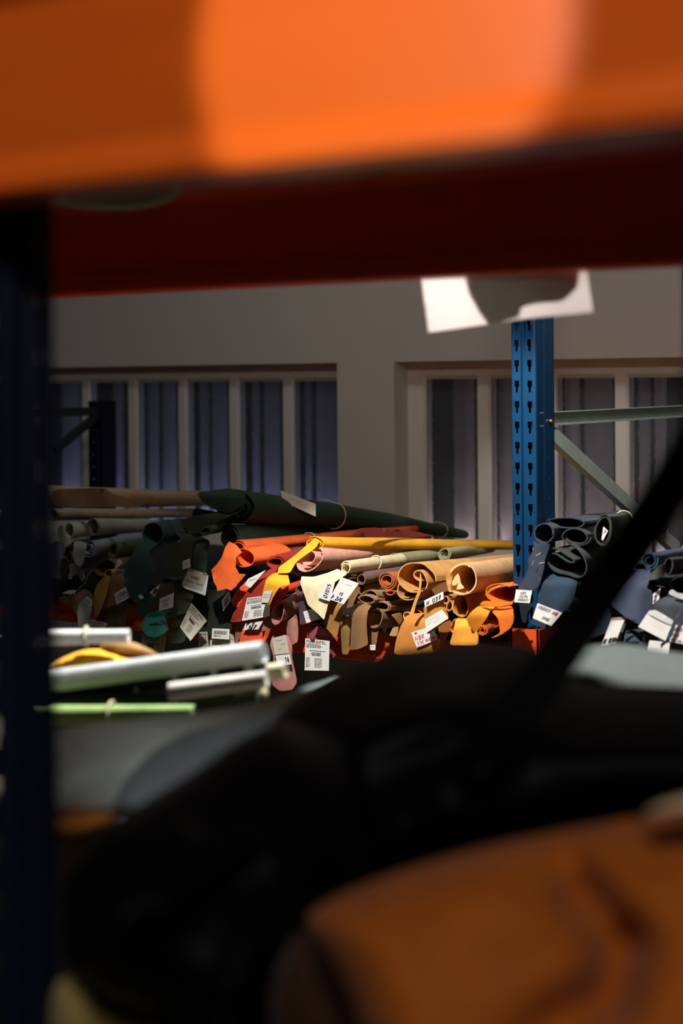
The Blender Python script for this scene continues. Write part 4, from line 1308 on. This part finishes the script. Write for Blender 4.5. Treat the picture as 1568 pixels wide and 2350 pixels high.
for q in ((270, 520, 312, 495), (300, 588, 345, 582), (235, 605, 250, 562)):
    a, b = c4(*q)
    t.part('staple', MB().tube([FAR.v(a[0], a[1], V1 - 0.131), FAR.v(b[0], b[1], V1 - 0.131)], 0.0008, 6), GALV)
t.finish()
t = hide('dark blue flat hide sheet on top beside the blue post', GR)
roll(t, (1300, 1200), (46, 12), (1430, 1182), -0.02, L((42, 56, 71)), 1.4, 0.8, 3.0, sc=0.95, L=0.8); t.finish()
t = hide('black green roll with a wide half-moon end, top of the right bay', GR)
roll(t, c4(620, 352), (33, 21), (1450, 1205), -0.06, L((45, 53, 51)), 1.45, 0.72, 0.0, sc=0.95, L=0.7); t.finish()
t = hide('dark grey green upright roll end with a white scrap inside, top of right bay', GR)
roll(t, c4(862, 296), (20, 35), (1520, 1196), -0.07, L((51, 60, 54)), 1.6, 0.75, 2.2, sc=0.95, L=0.8, tie=(0.28,))
paper_label(t, c4(866, 262, 905, 300, 862, 385, 848, 380), [('blue', 'H', '2', .3, .1, .7, .4, .0009)], dv=-0.055); t.finish()
t = hide('folded blackish green roll with pinched end, below the half-moon roll', GR)
pr = c4(560, 420, 640, 470, 700, 540, 726, 610, 715, 680, 660, 715, 570, 680, 470, 670, 400, 620, 365, 550, 380, 500, 440, 505, 500, 545, 560, 580, 610, 580, 600, 550, 540, 520, 470, 470, 410, 450, 372, 480)
roll(t, c4(545, 575), (46, 36), (1420, 1262), -0.10, L((46, 57, 56)), prof=pr, sc=0.92, L=0.5, th=0.003)
flap(t, c4(380, 690, 470, 672, 560, 672, 640, 712, 612, 860, 562, 980, 500, 1022, 282, 940, 298, 790, 330, 720), -0.115, L((40, 56, 73)), name='flap', bend=0.03, curl=0.01)
paper_label(t, c4(285, 938, 502, 1022, 405, 1140, 240, 1070), [('grey', 'H', 'NOBUCK', .08, .08, .6, .3, .0006), ('red', 'H', 'NB', .68, .1, .9, .32, .0006), ('grey', 'H', '27/02', .4, .62, .75, .82, .0006)], dv=-0.13)
flap(t, c4(205, 1110, 290, 1050, 420, 1140, 330, 1160), -0.10, L((35, 54, 76)), name='lower_corner')
t.finish()
N2 = L((65, 73, 95))
t = hide('broad slate blue hide flap right of the diagonal brace', GR)
flap(t, cF(420, 1290, 620, 1000, 870, 735, 1072, 738, 1052, 830, 1030, 920, 1000, 1040, 1072, 1062, 1088, 1200, 1060, 1350, 960, 1480, 872, 1602, 650, 1480), -0.11, N2, bend=0.03, curl=0.012, r=0.08)
roll(t, (1475, 1302), (20, 12), (1540, 1290), -0.05, N2, 1.2); t.finish()
t = hide('bright steel blue roll tied with yellow string at the right border', GR)
roll(t, cF(1050, 590), (19, 20), (1660, 1262), -0.09, L((48, 71, 95)), 1.8, 0.4, 0.4, sc=1.9, L=0.6, tie=(0.5, 0.62)); t.finish()
t = hide('grey pointed leather curl in front of the steel blue roll', GR)
flap(t, cF(900, 886, 1060, 800, 1170, 690, 1285, 645, 1306, 740, 1252, 830, 1150, 890, 1030, 906), -0.13, L((71, 76, 71)), curl=0.02)
roll(t, (1534, 1300), (11, 20), (1650, 1288), -0.10, L((49, 49, 53)), 1.3, 0.9, sc=1.0, L=0.4); t.finish()
t = hide('black tube end in clear plastic at the right border', GR)
roll(t, (1570, 1346), (32, 26), (1680, 1330), -0.10, L((34, 40, 43)), 1.2, 0.95, sc=1.0, L=0.4)
flap(t, cF(1345, 1080, 1400, 1050, 1480, 1110, 1600, 1120, 1600, 1220, 1480, 1180, 1350, 1130), -0.13, PLASTIC, name='plastic_wrap', rough=0.015, th=0.0008, step=5); t.finish()
t = hide('dark grey green hide flap with plastic-covered label at the right border', GR)
flap(t, cF(1080, 1310, 1232, 1190, 1330, 1152, 1600, 1240, 1510, 1420, 1400, 1622, 1000, 1432, 1060, 1350), -0.12, L((56, 63, 68)), bend=0.02)
roll(t, (1545, 1378), (20, 9), (1620, 1366), -0.07, L((56, 63, 68)), 1.2)
paper_label(t, cF(1000, 1430, 1388, 1622, 1290, 1862, 860, 1640), [('grey', 'L', .1, .8, .3, .01), ('grey', 'L', .2, .8, .5, .01)], dv=-0.13)
flap(t, cF(1090, 1380, 1130, 1370, 1420, 1540, 1385, 1622, 1000, 1430, 1040, 1380), -0.134, PLASTIC, name='plastic_sleeve', rough=0.006, th=0.0005, step=6); t.finish()
t = hide('blackish hide with a strip label ending in a blue numeral, right border', GR)
flap(t, cF(1050, 1000, 1215, 1010, 1230, 1300, 1080, 1400, 1060, 1200), -0.06, L((26, 29, 35)))
paper_label(t, cF(1092, 1125, 1212, 1030, 1192, 1200, 1088, 1290), [('blue', 'H', '2', .1, .3, .6, .85, .0012)], dv=-0.095)
roll(t, (1508, 1352), (12, 8), (1570, 1344), -0.04, L((26, 29, 35)), 1.2); t.finish()
t = hide('narrow slate strip hanging at the right border over the white labels', GR)
flap(t, cF(1600, 1290, 1500, 1500, 1440, 1640, 1385, 1800, 1210, 1985, 1222, 1900, 1300, 1850, 1352, 1740, 1400, 1580, 1500, 1400, 1580, 1280), -0.15, L((60, 65, 79)), rough=0.003, r=0.08)
flap(t, cF(1450, 1560, 1520, 1430, 1620, 1320, 1620, 1640, 1440, 1625), -0.128, L((51, 56, 71)), name='upper_part')
paper_label(t, cF(1425, 1605, 1640, 1622, 1640, 1925, 1355, 1872), [('grey', 'H', 'NOBUK', .06, .16, .66, .36, .0006), ('grey', 'H', 'Azul', .06, .46, .5, .66, .0006), ('grey', 'H', 'Marino', .05, .74, .66, .95, .0006)], dv=-0.138)
flap(t, cF(1360, 1880, 1640, 1930, 1640, 2250, 1420, 2250, 1340, 2110), -0.10, L((57, 65, 81)), name='lower_part')
t.finish()
t = hide('dark teal hide flap behind the diagonal brace with label numbered 030', GR)
flap(t, c4(560, 1080, 700, 1000, 930, 985, 935, 1100, 925, 1190, 760, 1250, 600, 1260), -0.07, L((34, 46, 56)))
flap(t, cF(430, 1500, 640, 1480, 690, 1490, 650, 1560, 430, 1560), -0.085, L((150, 136, 112)), name='tape', th=0.001)
flap(t, cF(480, 1930, 640, 1560, 660, 1600, 540, 1960, 500, 2100, 380, 2100, 400, 1960), -0.095, L((74, 85, 90)), name='edge')
paper_label(t, cF(430, 1542, 640, 1536, 500, 1896, 275, 1936), [('H', 'N.030', .05, .74, .95, .95, .0012)], dv=-0.115)
roll(t, (1350, 1405), (24, 12), (1420, 1395), -0.03, L((34, 46, 56)), 1.2); t.finish()
t = hide('dark slate hide tail with a label written in cyan, bottom right', GR)
flap(t, cF(640, 1770, 720, 1710, 800, 1780, 900, 1880, 965, 1900, 960, 2080, 700, 2080, 630, 2020), -0.08, L((51, 62, 78)), bend=0.03)
paper_label(t, cF(712, 1970, 962, 2036, 930, 2220, 690, 2140), [('cyan', 'H', 'Nobuck', .06, .2, .85, .5, .0011), ('cyan', 'H', 'Azul', .1, .68, .7, .95, .0007)], dv=-0.092)
roll(t, (1450, 1452), (16, 8), (1500, 1446), -0.05, L((51, 62, 78)), 1.2); t.finish()
t = hide('blackish blue hide with a big square white label, bottom right', GR)
flap(t, cF(960, 1700, 1100, 1680, 1330, 1860, 1460, 1960, 1440, 2080, 1330, 2150, 960, 2130), -0.07, L((34, 39, 49)))
paper_label(t, cF(1040, 1850, 1362, 1890, 1336, 2112, 980, 2086), [('grey', 'L', .2, .6, .2, .015), ('grey', 'L', .3, .7, .5, .015)], dv=-0.125)
roll(t, (1520, 1450), (20, 9), (1580, 1442), -0.04, L((34, 39, 49)), 1.2); t.finish()

# --- near-black sheets added on the decks, standing in for shade in the gaps
def spread(u0, u1, label, group, col):
    t = hide(label, group); n, A = 60, []
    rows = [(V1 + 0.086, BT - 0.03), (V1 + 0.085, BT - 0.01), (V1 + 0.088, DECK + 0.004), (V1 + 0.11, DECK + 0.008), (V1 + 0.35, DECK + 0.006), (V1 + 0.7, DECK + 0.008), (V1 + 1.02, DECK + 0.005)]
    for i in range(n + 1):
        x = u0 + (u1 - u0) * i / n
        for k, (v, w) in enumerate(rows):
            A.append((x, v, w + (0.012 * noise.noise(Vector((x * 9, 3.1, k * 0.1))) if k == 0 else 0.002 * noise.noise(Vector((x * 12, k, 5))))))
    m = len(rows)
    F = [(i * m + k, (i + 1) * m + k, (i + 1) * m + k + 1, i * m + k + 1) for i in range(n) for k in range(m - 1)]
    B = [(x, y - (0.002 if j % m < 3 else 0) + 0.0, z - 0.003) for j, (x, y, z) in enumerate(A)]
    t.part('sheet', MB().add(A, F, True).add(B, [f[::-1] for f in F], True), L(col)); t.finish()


spread(qR + 0.02, (qR + pL) / 2, 'added dark olive sheet on the shelf deck, darkening the gaps under the green and grey hides', GL, (16, 17, 14))
spread((qR + pL) / 2 + 0.005, pL - 0.02, 'added dark brown sheet on the shelf deck, darkening the gaps under the tan and orange hides', GL, (28, 18, 12))
spread(pR + 0.02, pR + 1.2, 'added blackish blue sheet on the deck, darkening the gaps under the dark blue hides', GR, (16, 18, 22))

# --- filler rolls in dark colours, added so the gaps of the pile stay dark
rnd = random.Random(4)


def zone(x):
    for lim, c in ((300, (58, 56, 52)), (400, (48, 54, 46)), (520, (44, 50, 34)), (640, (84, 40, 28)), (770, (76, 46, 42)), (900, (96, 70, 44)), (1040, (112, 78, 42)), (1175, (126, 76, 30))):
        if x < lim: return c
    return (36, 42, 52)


def free(t):
    b = t.bvh()
    return not any(len(b.overlap(o)) > 12 for o in ALL_FAR)


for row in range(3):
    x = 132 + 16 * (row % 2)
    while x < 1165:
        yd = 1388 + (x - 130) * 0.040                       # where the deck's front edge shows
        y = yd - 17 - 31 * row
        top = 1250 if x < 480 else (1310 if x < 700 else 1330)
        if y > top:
            t = hide('added dark roll end sunk in the shadowed gaps of the left bay pile', 'filler rolls in the shadowed gaps')
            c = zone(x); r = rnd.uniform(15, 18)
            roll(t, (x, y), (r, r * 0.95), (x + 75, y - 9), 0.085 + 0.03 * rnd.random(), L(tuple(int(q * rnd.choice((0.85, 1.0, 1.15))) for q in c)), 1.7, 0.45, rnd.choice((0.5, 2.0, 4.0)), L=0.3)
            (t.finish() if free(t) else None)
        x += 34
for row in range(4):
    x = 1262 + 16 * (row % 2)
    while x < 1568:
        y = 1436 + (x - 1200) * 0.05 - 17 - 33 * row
        t = hide('added blackish roll end sunk in the shadowed gaps of the right bay pile', 'filler rolls in the right bay gaps')
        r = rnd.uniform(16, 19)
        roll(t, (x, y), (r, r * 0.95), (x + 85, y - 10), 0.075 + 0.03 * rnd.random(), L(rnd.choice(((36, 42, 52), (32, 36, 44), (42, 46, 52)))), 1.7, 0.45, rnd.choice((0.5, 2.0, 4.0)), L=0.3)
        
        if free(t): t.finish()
        x += 36


# ------------------------------------------------------------------ the near shelf, out of focus
def drape(t, name, poly, z0, bulge, mat, R=90.0, tilt=(0, 0), ridges=(), rough=0.012, thick=0.03, step=26.0, label=None):
    """a thick folded hide: outline in pixels, at camera distance z0, bulging towards the viewer"""
    poly = chaikin(poly, 2, 0.22)
    pts, tris = triangulate(poly, step)
    xs = [p[0] for p in poly]; ys = [p[1] for p in poly]
    cx, cy = (min(xs) + max(xs)) / 2, (min(ys) + max(ys)) / 2
    hx, hy = (max(xs) - min(xs)) / 2, (max(ys) - min(ys)) / 2
    _seed[0] += 1; sd = _seed[0]
    fr, bk = [], []
    for p in pts:
        d = min(1.0, edge_dist(p, poly) / R)
        k = math.sqrt(max(0.0, 1 - (1 - d) ** 2))
        z = z0 + tilt[0] * (p[0] - cx) / hx + tilt[1] * (p[1] - cy) / hy
        zf = z - bulge * k - rough * noise.noise(Vector((p[0] / 160, p[1] / 160, sd * 2.3))) * d
        for (x1, y1, x2, y2, w, a) in ridges:
            dd = edge_dist(p, [(x1, y1), (x2, y2)])
            zf -= a * math.exp(-(dd / w) ** 2) * min(1, d * 2)
        fr.append(t.frame.z(p[0], p[1], zf)); bk.append(t.frame.z(p[0], p[1], z + 0.004 + thick * k))
    mb = MB()
    n = len(pts)
    be = boundary_edges(tris)
    allf = [(a, c, b) for a, b, c in tris] + [(a + n, b + n, c + n) for a, b, c in tris] + [(a, b, b + n, a + n) for a, b in be]
    mb.add(fr + bk, allf, True)
    return t.part(name, mb, mat, label)


def near_roll(t, p1, z1, p2, z2, r1, r2, mat, name='roll', turns=1.7, rin=0.4, a0=0.4, th=0.003, label=None, ties=()):
    """a roll lying between two pixel points at given camera distances"""
    A, B = t.frame.z(p1[0], p1[1], z1), t.frame.z(p2[0], p2[1], z2)
    d = (B - A); s = d.cross(Vector((0, 0, 1))).normalized(); w = s.cross(d).normalized()
    _seed[0] += 1
    pr = spiral(turns, rin, a0, 26, 1, 0.04, _seed[0], 0.05)
    ns = 9; n = len(pr); P, Q = [], []
    for k in range(ns):
        q = k / (ns - 1); c = A + d * q; r = r1 + (r2 - r1) * q
        for i, (x, y) in enumerate(pr):
            rr = r * (1 + 0.04 * noise.noise(Vector((i * .2, q * 4, _seed[0]))))
            P.append(c + s * (x * rr) + w * (y * rr)); Q.append(c + s * (x * (rr - th)) + w * (y * (rr - th)))
    mb = MB()
    qs = [(k * n + i, k * n + i + 1, (k + 1) * n + i + 1, (k + 1) * n + i) for k in range(ns - 1) for i in range(n - 1)]
    mb.add(P, qs, True); mb.add(Q, [x[::-1] for x in qs], True)
    for k in (0, ns - 1):
        vs, fs = [], []
        for i in range(n - 1):
            o = len(vs); vs += [P[k * n + i], P[k * n + i + 1], Q[k * n + i + 1], Q[k * n + i]]; fs.append((o, o + 1, o + 2, o + 3))
        mb.add(vs, fs)
    p = t.part(name, mb, mat, label)
    for q in ties:
        c = A + d * q; r = (r1 + (r2 - r1) * q) * 1.06
        t.part('tie_string', MB().tube([c + s * (r * math.cos(2 * math.pi * j / 24)) + w * (r * math.sin(2 * math.pi * j / 24)) for j in range(24)], 0.002, 6, True), TWINE)
    return p


GN = 'hides on the near shelf'


def nhide(label, name='leather_hide'):
    return Thing(name, label, 'leather hide', GN, NEAR)


# --- pale rolls at the aisle edge, in the lamp's light
t = nhide('white hide roll with bluish white end, uppermost of the blurred pale pile at left')
near_roll(t, (40, 1463), 2.42, (296, 1458), 2.40, 0.0175, 0.0135, leather((226, 226, 220)), ties=(0.62,)); t.finish()
t = nhide('small blurred white roll end seen left of the dark post')
near_roll(t, (-90, 1470), 2.46, (64, 1468), 2.44, 0.016, 0.013, leather((228, 226, 216))); t.finish()
t = nhide('mustard yellow folded hide in the blurred pale pile at left')
drape(t, 'fold', [(100, 1545), (130, 1515), (185, 1492), (225, 1488), (270, 1500), (330, 1517), (420, 1535), (330, 1552), (150, 1560)], 2.44, 0.05, leather((232, 168, 40)), 30, step=14, thick=0.05)
t.finish()
t = nhide('brown hide edge sloping down behind the mustard yellow hide')
drape(t, 'fold', [(240, 1470), (300, 1470), (345, 1490), (380, 1512), (300, 1512), (220, 1495)], 2.46, 0.03, leather((150, 118, 72)), 20, step=12); t.finish()
t = nhide('dark roll wrapped in glossy white plastic, across the blurred pile at left')
near_roll(t, (60, 1594), 2.36, (604, 1520), 2.26, 0.030, 0.026, leather((40, 38, 38)), name='roll')
near_roll(t, (90, 1568), 2.325, (606, 1495), 2.225, 0.0215, 0.0185, PLASTIC, name='plastic_wrap', turns=1.1, rin=0.9, th=0.001, label='glossy white plastic film')
for k, (x, y) in enumerate(((215, 1584), (310, 1568), (400, 1552), (490, 1540), (570, 1530))):
    drape(t, 'plastic_fold', [(x - 12, y - 14), (x + 12, y - 16), (x + 18, y + 14), (x + 8, y + 30), (x - 8, y + 30)], 2.315 - 0.019 * k, 0.012, PLASTIC, 12, step=10, thick=0.004)
t.finish()
t = nhide('cream hide end poking out right of the plastic-wrapped roll')
near_roll(t, (560, 1550), 2.29, (655, 1536), 2.27, 0.019, 0.015, leather((206, 200, 172))); t.finish()
t = nhide('smooth white hide roll right under the plastic-wrapped roll')
near_roll(t, (390, 1586), 2.14, (612, 1556), 2.12, 0.016, 0.014, leather((238, 236, 228))); t.finish()
t = nhide('beige hide edge under the right end of the white roll')
drape(t, 'fold', [(440, 1596), (520, 1588), (612, 1572), (618, 1606), (560, 1614), (460, 1606)], 2.24, 0.03, leather((170, 160, 120)), 16, step=12); t.finish()
t = nhide('dark olive green roll under the pale rolls at left')
near_roll(t, (60, 1622), 2.32, (600, 1600), 2.22, 0.026, 0.022, leather((48, 58, 38))); t.finish()
t = nhide('pale green hide roll tied with twine, lowest of the pale rolls at left')
near_roll(t, (60, 1642), 2.28, (446, 1632), 2.20, 0.022, 0.013, leather((158, 190, 118)), ties=(0.52,)); t.finish()

t = nhide('black hide roll lying on the deck under the pale rolls')
near_roll(t, (60, 1696), 2.33, (600, 1668), 2.23, 0.036, 0.034, BLACK); t.finish()

# --- dark hide added over the near deck, covering the board and its bounce
t = nhide('added dark grey brown hide spread flat on the near deck under the whole foreground pile')
n, V = 40, []
for i in range(n + 1):
    for j in range(9):
        V.append((nR - 1.85 + 3.4 * i / n, 0.67 + 1.27 * j / 8, NDECK + 0.004 + 0.003 * noise.noise(Vector((i * 0.4, j * 0.6, 2.0)))))
F = [(i * 9 + j, (i + 1) * 9 + j, (i + 1) * 9 + j + 1, i * 9 + j + 1) for i in range(n) for j in range(8)]
t.part('sheet', MB().add(V, F, True).add([(x, y, z - 0.003) for x, y, z in V], [f[::-1] for f in F], True), leather((74, 66, 58))); t.finish()

# --- grey hides
G1, G2 = leather((178, 192, 192)), leather((118, 132, 140))
t = nhide('broad grey hide sloping under the pale rolls at left')
drape(t, 'sheet', [(60, 1680), (200, 1662), (420, 1640), (600, 1612), (700, 1580), (790, 1536), (800, 1600), (700, 1700), (560, 1790), (380, 1860), (200, 1880), (60, 1890)], 1.78, 0.10, G1, 120,
      tilt=(0.08, -0.16), ridges=((150, 1790, 480, 1660, 40, 0.03), (330, 1840, 620, 1660, 34, 0.025)))
t.finish()
t = nhide('darker grey fold over the broad grey hide, left of the black pile')
drape(t, 'fold', [(250, 1850), (300, 1770), (380, 1700), (480, 1660), (640, 1640), (660, 1690), (560, 1760), (440, 1840), (330, 1890)], 1.6, 0.06, G2, 60, tilt=(0.05, -0.08), ridges=((330, 1850, 520, 1700, 26, 0.02),))
t.finish()
t = nhide('ochre brown hide end under the grey hides beside the dark post')
drape(t, 'end', [(100, 1870), (200, 1858), (275, 1866), (250, 1900), (215, 1925), (170, 1940), (100, 1930)], 1.55, 0.05, leather((186, 118, 52)), 30, step=16); t.finish()
t = nhide('pale grey green hide hump behind the diagonal brace at right')
drape(t, 'sheet', [(1240, 1620), (1290, 1520), (1340, 1482), (1430, 1476), (1520, 1494), (1640, 1508), (1800, 1520), (1980, 1560), (2020, 1660), (1700, 1670), (1420, 1640)], 1.92, 0.10, leather((54, 63, 58)), 110, tilt=(0, -0.10)); t.finish()

# --- the black pile
t = nhide('big black hide humped across the middle of the near shelf')
drape(t, 'sheet', [(600, 1700), (650, 1620), (760, 1548), (880, 1500), (1010, 1484), (1140, 1478), (1230, 1486), (1300, 1570), (1450, 1572), (1650, 1580), (1900, 1600), (2120, 1680), (2150, 1900), (1800, 1930), (1640, 1900), (1440, 1900), (1250, 1935), (1000, 2000), (800, 2060), (640, 2060), (560, 1900)], 1.5, 0.20, BLACK, 220,
      tilt=(-0.05, -0.14), ridges=((840, 1690, 1040, 1620, 70, 0.04), (1100, 1770, 1210, 1660, 40, 0.04), (760, 2060, 950, 1870, 34, 0.045)))
t.finish()
t = nhide('black hide hanging in diagonal folds left of the black hump')
drape(t, 'sheet', [(150, 2000), (230, 1900), (330, 1840), (450, 1770), (560, 1690), (650, 1650), (800, 1700), (880, 1840), (860, 2000), (740, 2090), (690, 2180), (650, 2300), (640, 2480), (600, 2600), (460, 2600), (400, 2420), (380, 2322), (290, 2280), (200, 2250), (140, 2230)], 1.22, 0.16, BLACK, 180,
      tilt=(0.05, -0.12), ridges=((380, 2080, 570, 1930, 36, 0.04), (560, 2250, 640, 1980, 50, 0.03), (250, 2150, 420, 1930, 40, 0.03)))
t.finish()

# --- the tan leather at the lower right and other hides
TAN = leather((154, 78, 10))
t = nhide('large brown orange hide filling the lower right corner')
drape(t, 'sheet', [(690, 2110), (760, 2062), (900, 2005), (1100, 1945), (1260, 1912), (1430, 1880), (1640, 1855), (1900, 1870), (2150, 1960), (2250, 2200), (2200, 2500), (1700, 2620), (1000, 2620), (860, 2460), (800, 2300)], 1.02, 0.10, TAN, 160,
      tilt=(-0.03, -0.10), ridges=((1255, 1900, 1340, 2060, 60, -0.035), (1340, 2060, 1425, 2170, 60, -0.035), (1425, 2170, 1400, 2290, 60, -0.035), (1400, 2290, 1230, 2400, 70, -0.04)), step=22)
t.finish()
t = nhide('dark brown hide under the left edge of the brown orange hide')
drape(t, 'sheet', [(600, 2300), (640, 2200), (700, 2120), (780, 2250), (880, 2440), (620, 2440)], 1.12, 0.06, leather((52, 26, 14)), 80); t.finish()
t = nhide('cream hide edge above the brown orange hide at the right border')
drape(t, 'edge', [(1470, 1872), (1520, 1842), (1640, 1812), (1660, 1862), (1560, 1872)], 1.0, 0.02, leather((206, 176, 140)), 20, step=14); t.finish()
t = nhide('olive beige hide in the lower left corner')
drape(t, 'sheet', [(120, 2240), (210, 2246), (300, 2285), (420, 2325), (620, 2330), (660, 2440), (110, 2440)], 1.2, 0.06, leather((170, 150, 88)), 60); t.finish()
t = nhide('small green hide end in the dark beside the post at lower left')
drape(t, 'end', [(150, 2075), (190, 2058), (232, 2075), (236, 2115), (200, 2130), (150, 2120)], 1.17, 0.02, leather((58, 78, 44)), 26, step=12); t.finish()

# --- brace, hanging edge, paper
t = Thing('diagonal_brace', 'dark blurred steel brace slanting across the right side, in front of the blue hides', 'rack brace', None, NEAR)
A, B = NEAR.z(1640, 968, 1.22), NEAR.z(1085, 1800, 1.36)
A, B = A + (A - B) * ((EYE + 0.30 - A.z) / (A.z - B.z)), B + (B - A) * 0.06
d = (B - A).normalized(); toc = (Vector((0, 0, EYE)) - (A + B) / 2).normalized(); s = d.cross(toc).normalized()
mb = MB(); w = 0.0195
for (i0, i1, j0, j1) in ((-w, w, -0.001, 0.001), (w - 0.002, w, -0.02, 0), (-w, -w + 0.002, -0.02, 0)):
    vs = [p + s * i + toc * j for p in (A, B) for i in (i0, i1) for j in (j0, j1)]
    mb.add(vs, [(0, 1, 3, 2), (4, 6, 7, 5), (0, 4, 5, 1), (2, 3, 7, 6), (0, 2, 6, 4), (1, 5, 7, 3)])
t.part('channel', mb, principled('black_paint', (12, 13, 18), 0.5, spec=0.3))
t.part('bolt', bolt(MB(), A.lerp(B, 0.02), toc), GALV_DARK)
t.finish()
t = nhide('olive hide edge sagging from the upper deck beside the dark post')
drape(t, 'edge', [(95, 400), (430, 380), (425, 430), (395, 462), (340, 478), (270, 485), (180, 480), (95, 466)], 2.3, 0.02, leather((120, 116, 84)), 20, step=14, thick=0.01); t.finish()
t = Thing('paper_tag', 'white paper tag hanging from the lower edge of the dark red beam', 'paper tag', None, NEAR)


def pd(px, py):
    return 1.975 + 0.004 + 0.010 * (1 + math.sin((px - 960) / 75.0)) * min(1, max(0, (py - 640) / 60.0)) + 0.065 * max(0, (py - 640) / 100.0) * (0.6 + 0.4 * math.cos((px - 1080) / 95.0))


t.part('sheet', flap_mesh([(958, 556), (1336, 546), (1350, 640), (1361, 716), (1280, 724), (1198, 732), (1120, 744), (1050, 754), (984, 763), (974, 690)], pd, NEAR, 'v', 0.0006, 12, 0), TAGPAPER)
t.part('backing', flap_mesh([(1055, 560), (1330, 552), (1326, 650), (1290, 684), (1235, 690), (1196, 700), (1192, 722), (1122, 742), (1100, 712), (1075, 668)], lambda x, y: pd(x, y) + 0.004, NEAR, 'v', 0.0015, 12, 1), principled('shade_card', (150, 130, 122), 0.9), 'grey brown card added behind the tag to shade its middle')  # added card, blocks light through the middle of the tag
t.finish()
